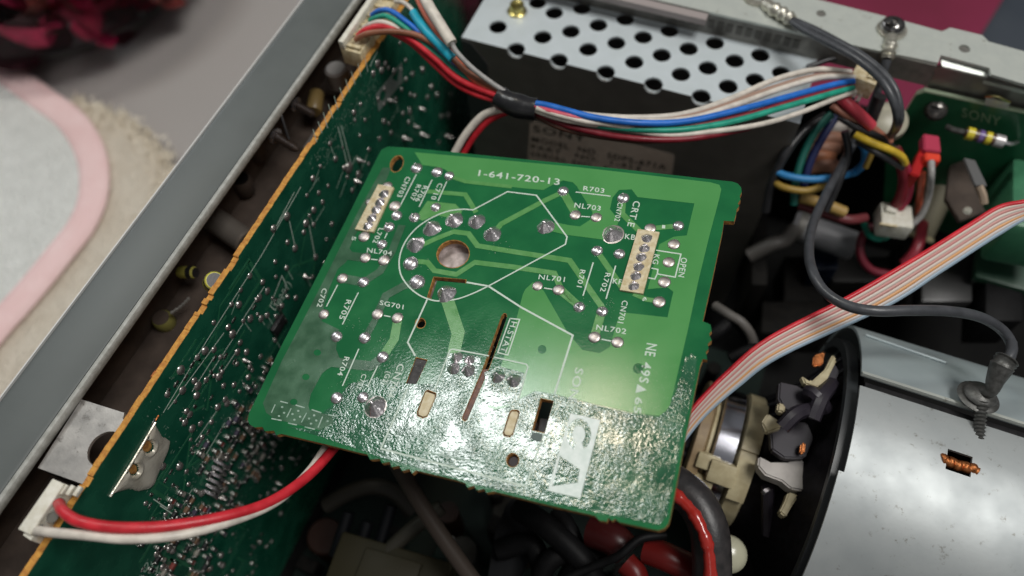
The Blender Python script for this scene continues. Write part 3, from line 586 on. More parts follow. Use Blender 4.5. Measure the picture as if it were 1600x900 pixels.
# upper, shadowed part of the board behind the wire bundle
for _ in range(34):
    x, y = r3.uniform(600, 710), r3.uniform(90, 232); p = V(x, y, .006)
    if any((q - p).length < .3 for q in placed): continue
    placed.append(p)
    if r3.random() < .5: try_chip(p, .13, 0)
    vsol(0, 0, r3.uniform(.08, .14), r3.random() < .3, p)
ic = abox('black_chip', XB + .01, XB + .16, V(432,505)[1] - .35, V(432,505)[1] + .25, V(432,505)[2] - .25, V(432,505)[2] + .2, M_blk, mb, .02)
for k in range(4): 
    p = V(434 + 4 * k, 480 + 7 * k, .05); box('chip_leg', p, (.05, 0, 0), (0, .03, 0), (0, 0, .12), M_tin, ic)
for k in range(6):
    p = V(322 + 3.2 * k, 768 - 9.5 * k, .1); tube('chip_leg', [p + Vector((-.08, 0, 0)), p + Vector((.18, 0, -.12)), p + Vector((.2, 0, -.5))], .055, M_sold, mb, 8, 3)
# big soldered shield foot with two holes
M_bigs = mat('flowed_solder', (0.78, 0.74, 0.64), 0.26, 0.45, (0.60, 0.56, 0.46), 2.0, 0.4, 4, 0.1, bdist=0.05)
padp = [(242,662),(252,680),(265,688),(263,700),(240,755),(232,764),(215,768),(200,764),(180,770),(174,772),(178,762),(205,724),(228,684),(236,668)]
hb = [V(*p, .008) for p in padp]
g1, g2 = arc_px(229, 697, 8, 9, 14), arc_px(207, 733, 7, 8, 14)
def yz(pts): return [(V(*p).y, V(*p).z) for p in pts]
def pin(pt, poly):
    r_ = False
    for k in range(len(poly)):
        (x1, y1), (x2, y2) = poly[k - 1], poly[k]
        if (y1 > pt[1]) != (y2 > pt[1]) and pt[0] < (x2 - x1) * (pt[1] - y1) / (y2 - y1) + x1: r_ = not r_
    return r_
def pdist(pt, poly):
    d = 9
    for k in range(len(poly)):
        a_, b2 = Vector(poly[k - 1]), Vector(poly[k]); t_ = max(0, min(1, (Vector(pt) - a_).dot(b2 - a_) / max(1e-9, (b2 - a_).length_squared))); d = min(d, (a_.lerp(b2, t_) - Vector(pt)).length)
    return d
def puddle(name, poly, holes, h, fall, m, parent, n=64):
    P_ = yz(poly); Hs = [yz(q) for q in holes]; y0, y1 = min(p[0] for p in P_), max(p[0] for p in P_); z0, z1_ = min(p[1] for p in P_), max(p[1] for p in P_)
    bm = bmesh.new(); g = {}
    for i in range(n + 1):
        for j in range(n + 1):
            pt = (y0 + (y1 - y0) * i / n, z0 + (z1_ - z0) * j / n)
            if pin(pt, P_) and not any(pin(pt, q) for q in Hs):
                d = min([pdist(pt, P_)] + [pdist(pt, q) for q in Hs]); rim_ = min([9] + [pdist(pt, q) for q in Hs])
                g[i, j] = bm.verts.new((XB + .01 + h * (1 - math.exp(-d / fall)) * (1 + .12 * math.sin(pt[0] * 7) * math.sin(pt[1] * 6)) + .05 * math.exp(-((rim_ - .08) / .05) ** 2), *pt))
    for i in range(n):
        for j in range(n):
            q = [g.get(k) for k in ((i, j), (i + 1, j), (i + 1, j + 1), (i, j + 1))]
            if all(q): bm.faces.new(q)
    return from_bm(name, bm, m, parent, True)
puddle('solder_foot', padp, [g1, g2], .11, .09, M_bigs, mb)
for g in (g1, g2): prism('foot_hole', [[V(*p, .009) for p in g]], NX * .004, M_phen, mb)
bm = bmesh.new(); tube_bm(bm, [V(172,776,.03), V(205,724,.05), V(243,660,.03)], .035, 8); from_bm('solder_seam', bm, MATS['flowed_solder'], mb, True)
tube('flux_stain', [V(243,657,.01), V(248,649,.01)], .03, M_cu, mb, 8, 2)

# ================================================================ left gap contents
br = thing('mounting_bracket', 'dull steel bracket plate with a big round hole beside the orange board edge', 'bracket', (-8.2, -7.2, 0))
zb = -0.28
def ZP(pts, z): return [Z(x, y, z) for x, y in pts]
xe = XB - 0.2; hc = Z(166,702,zb); hr_ = (Z(166,675,zb) - hc).length; hx = xe - hc.x
yh = math.sqrt(max(0.01, hr_ * hr_ - hx * hx)) if abs(hx) < hr_ else 0.0; a_h = math.atan2(yh, hx)
arcp = [hc + Vector((math.cos(t) * hr_, math.sin(t) * hr_, 0)) for t in [a_h + (2 * math.pi - 2 * a_h) * k / 24 for k in range(25)]]
plate = ZP([(127,624),(194,645),(192,654),(196,661)], zb) + [Vector((xe, Z(200,664,zb).y, zb))] + arcp + [Vector((xe, Z(152,748,zb).y, zb))] + ZP([(147,745),(137,745),(131,757),(59,731)], zb)
for v in plate: v.x = min(v.x, xe)
prism('plate', [plate], (0, 0, -0.1), mat('stained_steel', (0.40, 0.38, 0.36), 0.42, 0.5, (0.26, 0.25, 0.24), 2.2, 0.1, 20, 0.05, detail=6, spots=(1.5, .66, (.16, .15, .14))), br)
a, b_ = Z(131,757,zb), Z(59,731,zb); a2 = Z(133, 760, zb)
prism('apron', [[b_ + Vector((0, 0, -.1)), a + Vector((0, 0, -.1)), a + Vector((0, 0, -4)), b_ + Vector((0, 0, -4))]], (0, 0.08, 0), M_dark, br)
def screw(name, label, p, d, L, r, m, headr, group=None):
    t = thing(name, label, 'screw', p, group); d = Vector(d).normalized(); p = Vector(p)
    lathe('head', [(0, .12), (headr * .6, .11), (headr, .02), (headr, -.04), (0, -.05)], p, -d, M_sold, t, 18)
    bm = bmesh.new(); prof = []
    k = int(L / .09)
    for i in range(k): prof += [(r, i * .09), (r * .72, i * .09 + .045)]
    prof += [(r * .4, L), (0, L + .04)]
    lathe_bm(bm, prof, p, d, 14); from_bm('shank', bm, m, t, True); return t
M_scr = mat('dark_screw', (0.13, 0.12, 0.12), 0.35, 0.9)
screw('screw', 'dark threaded screw pointing right in the left gap, the upper of the two', Z(462,163,-1.0), (1, -0.12, -.2), .75, .15, M_scr, .25, 'screws in the left gap')
screw('screw', 'dark threaded screw pointing right in the left gap, the lower one with a bright head', Z(430,212,-1.0), (1, -0.2, -.15), .95, .16, M_scr, .27, 'screws in the left gap')
tag(tube('wire_link', [Z(436,165,-.15), Z(441,185,-.4), Z(452,218,-.9)], .05, M_blk), 'thin black link hanging from the grey frame between two screws', 'clip')
def comp(name, label, cat, x, y, z, d, L, r, m, m2=None, band=None):
    t = thing(name, label, cat, Z(x, y, z)); d = Vector(d).normalized(); p = Z(x, y, z)
    lathe('body', [(0, 0), (r * .85, 0), (r, .06), (r, L - .06), (r * .85, L), (0, L)], p, d, m, t, 22)
    if m2: lathe('end_cap', [(0, .0), (r * .8, 0), (r * .8, .02), (0, .02)], p + d * (L + .002), d, m2, t, 22)
    if band: lathe('stripe', [(r * 1.01, L * band[0]), (r * 1.02, L * band[0]), (r * 1.02, L * band[1]), (r * 1.01, L * band[1])], p, d, band[2], t, 22)
    return t
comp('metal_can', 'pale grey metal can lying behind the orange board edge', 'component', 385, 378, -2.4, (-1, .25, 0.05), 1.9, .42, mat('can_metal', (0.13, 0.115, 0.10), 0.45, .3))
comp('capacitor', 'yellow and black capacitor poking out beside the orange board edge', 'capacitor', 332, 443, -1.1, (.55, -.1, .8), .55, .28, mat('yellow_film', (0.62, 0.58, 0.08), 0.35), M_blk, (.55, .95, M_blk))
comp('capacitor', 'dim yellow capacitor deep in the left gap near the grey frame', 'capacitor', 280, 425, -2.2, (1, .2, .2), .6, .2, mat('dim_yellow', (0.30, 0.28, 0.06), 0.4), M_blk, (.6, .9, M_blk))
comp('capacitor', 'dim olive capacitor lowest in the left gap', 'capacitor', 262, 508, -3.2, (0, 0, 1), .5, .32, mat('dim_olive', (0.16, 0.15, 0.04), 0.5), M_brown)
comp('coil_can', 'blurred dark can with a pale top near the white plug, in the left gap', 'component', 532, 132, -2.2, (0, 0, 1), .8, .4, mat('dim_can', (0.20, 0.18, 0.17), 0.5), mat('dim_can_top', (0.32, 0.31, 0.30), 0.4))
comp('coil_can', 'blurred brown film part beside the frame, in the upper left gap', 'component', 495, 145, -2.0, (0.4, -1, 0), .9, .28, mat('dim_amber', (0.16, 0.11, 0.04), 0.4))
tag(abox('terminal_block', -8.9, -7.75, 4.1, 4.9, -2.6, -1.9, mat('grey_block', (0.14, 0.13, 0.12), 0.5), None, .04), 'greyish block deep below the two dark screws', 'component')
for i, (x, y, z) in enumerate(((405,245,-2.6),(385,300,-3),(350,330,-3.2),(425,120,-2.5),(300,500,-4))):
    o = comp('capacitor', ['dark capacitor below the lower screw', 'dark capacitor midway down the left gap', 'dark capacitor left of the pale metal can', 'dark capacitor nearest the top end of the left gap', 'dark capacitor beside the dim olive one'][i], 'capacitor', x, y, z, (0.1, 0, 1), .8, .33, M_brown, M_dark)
for i, (a, b_) in enumerate((((292,515,-2.8),(236,590,-2.8)), ((296,465,-2.4),(266,490,-2.4)))):
    tag(tube('copper_streak', [Z(*a), Z((a[0] + b_[0]) / 2 + 3, (a[1] + b_[1]) / 2, a[2]), Z(*b_)], lambda t: .035 + .03 * math.sin(t * 19) ** 2, M_cu if i == 0 else M_railf, None, 6), ['ragged copper strand glinting against the dark brown wall', 'short pale strand above the copper one'][i], 'wire')
# white two-pin plug
p2 = thing('wire_plug', 'white two-pin plug with a red and a white wire at the bottom left board corner', 'connector', (-7.5, -9, 0))
a, b_, c_, d_ = Z(84,766,.35), Z(125,771,.35), Z(82,860,.35), Z(36,836,.35); b_.x = c_.x = XB - .19
prism('housing', [[a, b_, c_, d_], ], (0, 0, -1.0), M_white, p2)
abox('collar', b_.x - .35, b_.x, c_.y + .1, b_.y + .05, .352, .5, M_white, p2, .02)
for x, y in ((93,787),(82,808),(60,828)): lathe('socket_hole', [(0, 0), (.14, 0), (.14, .01), (0, .01)], Z(x, y, .352), (0, 0, 1), mat('hole_shadow', (0.12, 0.115, 0.10), 0.7), p2, 16)
for k in range(3): box('rib', Z(100 + 11 * k, 765 + 1.5 * k, .38), (.05, 0, 0), (0, .12, 0), (0, 0, .06), M_white, p2, .01)
wire('plug_wire', 'thick red wire curving from the white two-pin plug to under the bright green board', [(92,787,.38),(100,800,.75),(125,815,.9),(180,824,.8),(260,822,.5),(350,807,0),(420,785,-.6),(480,745,-1.2),(522,700,-1.6),(560,650,-1.9)], .13, W_red, 'wires of the two-pin plug', n=14)
wire('plug_wire', 'off-white wire running just below the red one from the white two-pin plug', [(58,829,.4),(80,832,.7),(130,836,.75),(200,842,.65),(280,836,.35),(360,815,-.15),(430,785,-.75),(480,740,-1.35),(510,698,-1.75),(548,650,-2)], .112, W_white, 'wires of the two-pin plug', n=14)
# long white plug at the top
p8 = thing('wire_plug', 'long cream multi-pin plug on the orange board edge at the top, its wires fanning out', 'connector', (-7.7, 9, 0))
yy0 = Z(539,71,.5).y
bm = bmesh.new()
abox('housing', -8.3, -7.57, yy0, yy0 + 5.2, -.35, .30, M_cream, p8, .03)
abox('back_wall', -8.3, -8.12, yy0, yy0 + 5.2, .303, .62, M_white, p8, .02)
for k in range(9): abox('pin_wall', -8.1, -7.62, yy0 + .1 + k * .5, yy0 + .22 + k * .5, .303, .42, M_cream, p8)
# ================================================================ perforated steel box
pb = thing('power_supply_box', 'dark box with a pale perforated steel lid and a paper label on its front face', 'power supply', (0, 12.5, -9))
yf = 10.86; zt = -2.0; xl = -5.95
rows = [[(810,70),(875,90),(948,109),(1022,129),(1096,150)], [(848,58),(919,77),(991,97),(1064,116),(1138,135)], [(892,49),(963,67),(1034,86),(1106,106),(1180,125)], [(866,20),(935,39),(1005,58),(1076,76),(1148,95),(1221,114)],
        [(909,13),(977,30),(1046,48),(1117,67),(1188,86)], [(952,5),(1018,23),(1087,41),(1157,57)], [(840,4)], [(778,42)]]
xr = Z(1262,150,zt).x; yb = 14.62
hr = 0.335
loops = []
for i, row in enumerate(rows):
    for x, y in row:
        c = Z(x, y, zt)
        if i == 0: c.y = yf + 0.16
        if c.y + hr > yb - .02: continue
        if i == 0: continue
        loops.append([c + Vector((math.cos(t) * hr, math.sin(t) * hr, 0)) for t in [2 * math.pi * k / 24 for k in range(24)]])
# outline whose near edge is notched by the front row of holes
fx = sorted(Z(x, y, zt).x for x, y in rows[0])
yc = yf + 0.10; dz = 0.24
out = [Vector((xl, yb, zt)), Vector((xl, yf, zt))]
a0 = math.asin((yc - yf) / hr)
for x in fx:
    for k in range(15):
        t = math.pi + a0 - (math.pi + 2 * a0) * k / 14
        out.append(Vector((x + hr * math.cos(t), yc + hr * math.sin(t), zt)))
out += [Vector((xr, yf, zt)), Vector((xr, yb, zt))]
prism('perforated_lid', [out] + loops, (0, 0, -0.09), M_box, pb)
# bright turned-down lip with the lower halves of those holes
lip = [Vector((xl, yf, zt)), Vector((xl, yf, zt - dz))]
for x in []: pass
lo = [Vector((xl, yf - .002, zt - .001)), Vector((xl, yf - .002, zt - .16)), Vector((xr, yf - .002, zt - .16)), Vector((xr, yf - .002, zt - .001))]
hw = hr * math.cos(a0)
for x in reversed(fx):
    for k in range(11):
        t = -math.pi * k / 10
        lo.append(Vector((x + hw * math.cos(t), yf - .002, zt - .001 + .34 * math.sin(t))))
lo2 = [lo[0], Vector((xl, yf - .002, zt - .42)), Vector((xr, yf - .002, zt - .42)), lo[3]] + lo[4:]
prism('front_lip', [lo2], (0, 0.07, 0), M_boxf, pb)
for x in fx:
    bm = bmesh.new(); n = 14
    for k in range(n):
        t0, t1 = -math.pi * k / n, -math.pi * (k + 1) / n
        q = [Vector((x + hw * math.cos(t), yf - .012 + e, zt - .001 + .34 * math.sin(t) )) for t in (t0, t1) for e in (0, .14)]
        bm.faces.new([bm.verts.new(v) for v in (q[0], q[1], q[3], q[2])])
    from_bm('hole_rim', bm, M_box, pb)
tube('lid_edge', [Vector((xl, yf, zt - .03)), Vector((xr, yf, zt - .03))], .045, M_box, pb, 8, 1) if False else None
abox('front_face', xl, xr, yf + .002, yf + .08, -15, zt - .42, M_boxf, pb)
abox('side_face', xl, xl + .08, yf + .081, yb, -15, zt - .092, M_boxf, pb)
abox('rear_face', xl + .081, xr, yb - .08, yb, -15, zt - .092, M_boxf, pb)
abox('right_face', xr - .08, xr, yf + .081, yb - .081, -15, zt - .092, M_boxf, pb)
abox('inner_board', xl + .1, xr - .1, yf + .1, yb - .1, -6.2, -6.0, mat('inner_board', (0.006, 0.012, 0.03), 0.4), pb)
prism('corner_flap', [[Vector((xl - .01, yf - .01, zt - .1)), Vector((xl + .35, yf - .01, zt - .12)), Vector((xl + 1.0, yf - .01, zt - 1.0)), Vector((xl + 1.0, yf - .01, -6)), Vector((xl - .01, yf - .01, -6))]], (0, -.03, 0), mat('flap_steel', (0.075, 0.075, 0.075), 0.4, .3), pb)
# label
M_lab = mat('brown_paper_label', (0.58, 0.45, 0.37), 0.6, 0, (0.64, 0.51, 0.42), 3)
def FY(x, y, h=0.0): return onp(x, y, 1, yf - .004 - h)
lab = [FY(828,193), FY(836,190), FY(1050,240), FY(1054,244), FY(1046,300), FY(824,262)]
prism('paper_label', [lab], (0, -.006, 0), M_lab, pb)
M_ink = mat('label_ink', (0.015, 0.012, 0.010), 0.6); NYm = Vector((0, -1, 0))
for s, a, b_, u in (('SONY', (833,205), (915,222), (0,-10)), ('MODEL  NO.  SDPS-671A', (831,221), (1040,266), (0,-8)), ('PART   NO.  1-413', (830,232), (1000,267), (0,-7)), ('SERIAL NO.  E-1-AF', (829,243), (1000,278), (0,-7))):
    p0, p1, pu = FY(*a, .012), FY(*b_, .012), FY(a[0] + u[0], a[1] + u[1], .012)
    link_mesh('label_text', text_mesh(s, p0, p1, pu - p0, NYm, .001), M_ink, pb)
# yellow screw on the lid
sc1 = Z(808,18,zt)
bm = bmesh.new(); lathe_bm(bm, [(.36, 0), (.37, .04), (.34, .07), (.27, .08), (.265, .1), (.27, .34), (.24, .38), (.12, .36), (0, .30)], sc1, (0, 0, 1), 6 * 4)
from_bm('hex_screw', bm, M_brass, pb, True)
# ================================================================ rear rail
rl = thing('rear_rail', 'pale steel rail across the rear with screws, stamped marks and a clipped tab', 'rail', (9, 15, -1))
zr = -1.0
top = [Vector((-6, Z(1107,13,zr).y - .12, zr)), Vector((5.98, 14.0, zr)), Z(1468,98,zr)]
top = [Vector((-8, 13.95, zr)), Vector((8.0, 14.0, zr)), Z(1466,98,zr), Z(1470,86,zr), Z(1546,106,zr), Z(1549,116,zr), Z(1600,131,zr), Z(1700,155,zr), Z(1700,107,zr), Z(1600,80,zr), Z(1545,65,zr), Z(1535,55,zr), Z(1485,43,zr), Z(1472,49,zr), Z(1414,33,zr), Z(1286,1,zr), Vector((-8, 15.95, zr))]
def circ3(c, r, n=18): return [c + Vector((math.cos(2 * math.pi * k / n) * r, math.sin(2 * math.pi * k / n) * r, 0)) for k in range(n)]
h1, h2 = circ3(Z(1283,21,zr), .17), circ3(Z(1507,76,zr), .19)
prism('top_flange', [top, h1, h2], (0, 0, -.1), M_rail, rl)
for h in (h1, h2): prism('screw_hole', [[v + Vector((0, 0, -.06)) for v in h]], (0, 0, -.03), M_railf, rl)
abox('front_flange', -8, Z(1466,98,zr).x, 14.03, 14.12, -2.0, -1.102, M_railf, rl)
abox('stiffener', -8, 2.4, 13.6, 13.94, -1.3, -1.05, mat('rail_strip', (0.38, 0.33, 0.32), 0.5, .3), rl)
mat('stamp_grey', (0.11, 0.105, 0.095), .5, .5)
for k in range(14):
    x = 1.1 + k * .34
    abox('stamped_mark', x, x + .22, 14.00, 14.028, -1.7, -1.35, MATS['stamp_grey'], rl)  # darker blocks standing in for stamped text, relief shade in their colour
sp_ = thing('side_plate', 'vertical grey steel plate with a half-round tab under the right end of the rail', 'plate', (12, 14.7, -3))
yp = 14.55
def PY(x, y, h=0.0): return onp(x, y, 1, yp - h)
prism('plate', [[PY(1467,104), PY(1546,122), PY(1610,139), PY(1610,260), PY(1440,220), PY(1452,108)]], (0, .1, 0), mat('plate_grey', (0.30, 0.29, 0.26), 0.38, .6, (0.24, 0.23, 0.21), 2), sp_)
prism('bent_tab', [[PY(1470,90,.0), PY(1546,108,.0), PY(1543,120,.25), PY(1472,103,.25)]], (0, 0, -.08), M_rail, sp_)
prism('step_edge', [[PY(1537,124,.03), PY(1610,142,.03), PY(1610,148,.03), PY(1536,129,.03)]], (0, -.05, 0), M_rail, sp_)
tube('step_bead', [PY(1457,112,.1), PY(1455,120,.1), PY(1425,170,.1), PY(1410,195,.1)], .04, M_railf, sp_)
bm = bmesh.new()
for k in range(9):
    t = math.pi * k / 8
tabp = [PY(1540,151,.25), PY(1578,160,.25), PY(1570,170,.15), PY(1556,172,.1), PY(1543,168,.15), PY(1538,160,.2)]
prism('half_round_tab', [tabp], (0, -.1, .05), M_brass if False else M_rail, sp_)
tube('tab_rim', [PY(1540,151,.3), PY(1558,151,.42), PY(1578,160,.3)], .045, M_brass, sp_, 8, 3)
# screws and ring terminals on the rail
rs = thing('rail_screw', 'shiny round-headed screw holding a ring terminal on the rear rail', 'screw', Z(1393,46,zr))
lathe('head', [(.42, .0), (.42, .1), (.36, .24), (.22, .33), (.10, .35), (.07, .26), (0, .25)], Z(1393,44,zr + .05), (0, 0, 1), mat('dark_chrome', (0.30, 0.29, 0.28), 0.16, 1.0, bump=.5, bscale=6, bdist=.05), rs, 26)
box('cross_slot', Z(1392,39,zr + .37), (.19, .03, 0), (-.01, .035, 0), (0, 0, .02), M_dark, rs); box('cross_slot', Z(1392,39,zr + .371), (.035, 0, 0), (0, .16, 0), (0, 0, .019), M_dark, rs)
def ring_term(label, c, r, barrel, wire_r, m, z):
    t = thing('ring_terminal', label, 'terminal', c)
    bm = bmesh.new(); ro = circ3(c, r, 24); prism_bm(bm, [ro, circ3(c, r * .45, 16)], (0, 0, .06)); from_bm('ring', bm, m, t)
    tube('barrel', barrel, lambda k: wire_r * (1 + .35 * math.sin(k * 12) ** 2 * (1 if .3 < k < .9 else .2)), m, t, 12, 6)
    return t
M_term = mat('tinned_terminal', (0.62, 0.60, 0.52), 0.38, 0.8, (0.45, 0.43, 0.36), 6, .4, 15)
ring_term('tinned ring terminal under the shiny screw on the rear rail', Z(1393,47,zr + .02), .50, [Z(1393,58,-.9), Z(1391,70,-.9), Z(1388,82,-1.0), Z(1386,92,-1.1)], .19, M_term, zr)
ring_term('tinned ring terminal at the top edge with a crimped charcoal cable', Z(1182,-4,zr + .02), .48, [Z(1196,6,-.9), Z(1208,14,-.8), Z(1222,22,-.8), Z(1238,32,-.75)], .20, M_term, zr)
wire('ground_cable', 'thin black wire from the rail screw looping over the ribbon cable to the steel shield', [(1386,92,-1.1),(1382,108,-1.4),(1372,140,-2.2),(1352,190,-3.2),(1325,240,-3.6),(1295,295,-3.2),(1272,345,-2.4),(1264,385,-1.5),(1268,420,-.6),(1288,455,-.4),(1325,478,-.2),(1370,486,-.1),(1420,485,-.2),(1480,486,-.5),(1530,495,-.9),(1565,515,-1.3),(1581,540,-1.6),(1577,562,-1.9)], .145, W_dgrey, cat='cable', n=12)
for k, (dx, dy, dz_) in enumerate(((0, 0, 0), (8, -5, .05))):
    wire('ground_cable', ['thick charcoal cable arching from the crimped terminal at the top, lower strand', 'thick charcoal cable arching from the crimped terminal at the top, upper strand'][k],
         [(1236 + dx * .3,33 + dy * .3,-.75),(1262 + dx,50 + dy,-.5),(1300 + dx,70 + dy,-.2),(1340 + dx,93 + dy,0),(1372 + dx,120 + dy,0),(1392 + dx,150 + dy,-.2),(1401 + dx * .7,180,-.7),(1398 + dx * .4,200,-1.5),(1386,218,-3),(1366,238,-4.4)], .125, W_dgrey, 'charcoal cables over the rail', 'cable', 12)
# ================================================================ wire bundle
G = 'wires of the bundle'
def w_(label, pts, r, m): return wire('bundle_wire', label, pts, r * .86, m, G)
z1 = .35
w_('blue wire fanning from the cream plug to the black tape', [(581,24,.45),(592,17,.7),(610,17,.95),(635,34,1.0),(667,60,.9),(709,96,.6),(747,124,.3),(786,146,.15)], .105, W_blue)
w_('green wire fanning from the cream plug to the black tape', [(578,32,.45),(590,27,.7),(606,26,.9),(635,45,.9),(680,84,.6),(720,117,.3),(786,152,0)], .105, W_green)
w_('white wire looping over the red ones at the cream plug', [(568,44,.45),(580,38,.7),(597,35,.85),(622,45,.8),(660,75,.5),(710,117,.2),(786,156,-.05)], .105, W_white)
w_('red wire fanning from the cream plug to the black tape', [(560,56,.45),(572,47,.75),(590,42,.85),(613,46,.8),(645,64,.75),(680,92,.55),(720,126,.3),(786,153,.1)], .12, W_red)
w_('second red wire under the brown one beside the cream plug', [(563,52,.45),(575,45,.65),(600,46,.75),(640,66,.6),(672,95,.35),(708,128,.1),(740,146,0),(786,160,-.1)], .11, W_red)
w_('brown wire crossing above the orange board edge', [(556,62,.45),(570,54,.7),(592,50,.85),(627,50,.95),(661,59,.95),(699,84,.8),(733,115,.5),(784,143,.2)], .115, W_brown)
tag(tube('bundle_sleeve', pz([(646,20,1.1),(662,44,1.1),(685,68,1.0),(707,92,.8)]), .155, W_cyan), 'cyan insulating sleeve on a wire of the bundle', 'sleeve', G)
w_('white wire entering the cyan sleeve from above', [(618,2,.6),(630,4,.9),(642,13,1.1),(647,21,1.1)], .09, W_white)
tag(tube('bundle_sleeve', pz([(662,-6,1.6),(674,16,1.6),(690,42,1.5),(706,68,1.3)]), .185, W_white), 'thick white sleeve coming in from the top edge', 'sleeve', G)
w_('grey wire leaving the thick white sleeve for the black tape', [(705,66,1.3),(714,82,1.2),(735,104,.9),(760,124,.6),(788,143,.3)], .10, W_grey)
w_('salmon wire dropping from the top edge left of the white sleeve', [(650,-8,1.4),(658,10,1.4),(670,32,1.3),(690,60,1.1),(712,92,.7),(745,128,.3),(786,150,.1)], .11, W_org)
w_('black wire below the red ones near the orange board edge', [(632,59,.5),(650,70,.45),(676,88,.3),(705,112,.1),(740,140,-.1),(786,160,-.2)], .10, W_black)
w_('thin off-white wire lowest of the fan left of the tape', [(699,117,.1),(715,128,0),(735,140,-.1),(760,150,-.1),(786,160,-.15)], .09, W_white)
tp = tag(tube('tape_wrap', pz([(781,152,.05),(792,159,.05),(808,165,.05),(824,169,.05),(838,171,.05)]), lambda t: .36 - .02 * math.sin(t * 9), mat('black_tape', (0.012, 0.012, 0.014), 0.3, 0, (0.02, 0.02, 0.022), 5, .4, 5, bdist=.04), None, 22), 'black tape binding the wire bundle in front of the perforated lid', 'tape')
R_ = [('upper white wire sweeping right from the tape over the perforated lid', [(836,161,.2),(870,172,.1),(930,181,0),(1000,184,-.1),(1070,178,-.3),(1140,155,-.5),(1210,125,-.7),(1275,109,-.8),(1330,113,-.9)], .115, W_white),
      ('tan wire between the two white ones right of the tape', [(836,164,.1),(900,178,0),(980,186,-.1),(1060,184,-.3),(1130,166,-.5),(1200,140,-.7),(1270,120,-.8),(1332,118,-.9)], .11, mat('tan_wire', (0.34, 0.22, 0.17), .4)),
      ('second white wire just under the upper white one', [(838,166,.05),(920,181,0),(1000,190,-.1),(1080,185,-.3),(1150,164,-.5),(1220,139,-.7),(1285,121,-.8),(1335,121,-.9)], .115, W_white),
      ('bright blue wire arching right from the tape to the cream connector', [(837,162,.36),(860,166,.36),(930,184,.2),(1000,192,.1),(1070,190,-.1),(1150,173,-.3),(1240,149,-.6),(1300,133,-.8),(1334,127,-.9)], .12, W_blue),
      ('dark red wire under the bright blue one', [(838,168,.1),(900,183,0),(1000,197,-.1),(1080,196,-.3),(1160,181,-.5),(1240,158,-.7),(1334,133,-1)], .11, W_dkred),
      ('short pink-red wire on top just right of the tape', [(836,166,.3),(860,174,.3),(895,182,.2),(940,190,0),(1000,199,-.2),(1080,200,-.4)], .10, W_pink),
      ('green wire below the blue one on the right', [(838,172,0),(900,190,-.1),(980,201,-.15),(1060,203,-.2),(1140,191,-.4),(1220,169,-.6),(1290,149,-.8),(1333,137,-1)], .115, W_green),
      ('off-white wire lowest on the right half of the bundle', [(836,172,.2),(870,184,.1),(910,192,0),(960,199,-.2),(1040,211,-.3),(1110,206,-.4),(1190,194,-.6),(1250,176,-.8),(1300,156,-1),(1336,143,-1.1)], .10, W_white),
      ('second off-white wire just right of the tape', [(838,169,.3),(870,179,.25),(910,189,.1),(950,194,0),(1010,203,-.2)], .10, W_white),
      ('dark red wire sagging lowest below the bundle', [(838,176,-.1),(880,194,-.2),(940,209,-.3),(1000,217,-.3),(1060,218,-.4),(1110,212,-.5),(1170,200,-.8)], .115, W_dkred),
      ('brown wire hidden under the sagging bundle', [(838,180,-.2),(870,197,-.3),(920,210,-.5),(1000,220,-.6),(1080,216,-.8)], .11, mat('dk_brown_wire', (0.10, 0.04, 0.025), .5))]
for l, p, r, m in R_: w_(l, p, r, m)
w_('white wire of the pair dropping behind the bright green board', [(800,168,-.2),(780,171,-.3),(755,180,-.6),(735,200,-1.0),(718,225,-1.5),(700,262,-2.2),(690,300,-3.0)], .15, W_white)
w_('red wire of the pair dropping behind the bright green board', [(802,172,-.3),(782,179,-.5),(762,190,-.8),(744,209,-1.2),(729,232,-1.7),(712,264,-2.3),(700,300,-3.1)], .12, W_red)
# connector at the right end
cc = thing('bundle_connector', 'cream connector block at the right end of the wire bundle under the charcoal cable', 'connector', Z(1350,122,-1.3))
cp = Z(1350,124,-1.2); ax_ = (Z(1366,112,-1.2) - Z(1334,100,-1.2)).normalized(); ay_ = Vector((0, 0, 1)).cross(ax_)
box('housing', cp, ax_ * .42, ay_ * .45, Vector((0, 0, .35)), M_cream, cc, .04)
box('latch', cp + ax_ * .2 + Vector((0, 0, .38)), ax_ * .14, ay_ * .3, Vector((0, 0, .05)), M_cream, cc, .01)
for k in range(3): box('crimp', Z(1332 + 6 * k, 138 + 6 * k, -1.5), ax_ * .06, ay_ * .35, Vector((0, 0, .07)), M_sold, cc)
# ================================================================ flat ribbon cable
top_e = [(1640,309,-.2),(1600,314,-.3),(1560,322,-.5),(1517,348,-.7),(1433,400,-.9),(1323,464,-1.2),(1200,528,-1.6),(1135,582,-2.0),(1085,634,-2.3),(1040,690,-2.6)]
bot_e = [(1640,332,-.5),(1600,343,-.7),(1560,367,-.9),(1533,384,-1.0),(1467,427,-1.2),(1387,478,-1.5),(1220,556,-1.9),(1155,602,-2.3),(1100,650,-2.6),(1055,706,-2.9)]
rb = thing('ribbon_cable', 'flat striped ribbon cable, red along one edge and grey-blue along the other', 'cable', Z(1330,480,-1.3))
cols = [W_red, mat('rb_cream', (0.56, 0.46, 0.40), .45), mat('rb_rose', (0.52, 0.22, 0.20), .45), mat('rb_cream2', (0.58, 0.52, 0.46), .45), mat('rb_rose2', (0.50, 0.25, 0.22), .45),
        mat('rb_cream3', (0.58, 0.50, 0.44), .45), mat('rb_orange', (0.60, 0.30, 0.12), .45), mat('rb_pale', (0.52, 0.48, 0.46), .45), mat('rb_blue', (0.27, 0.36, 0.44), .45)]
Te, Be = pz(top_e), pz(bot_e)
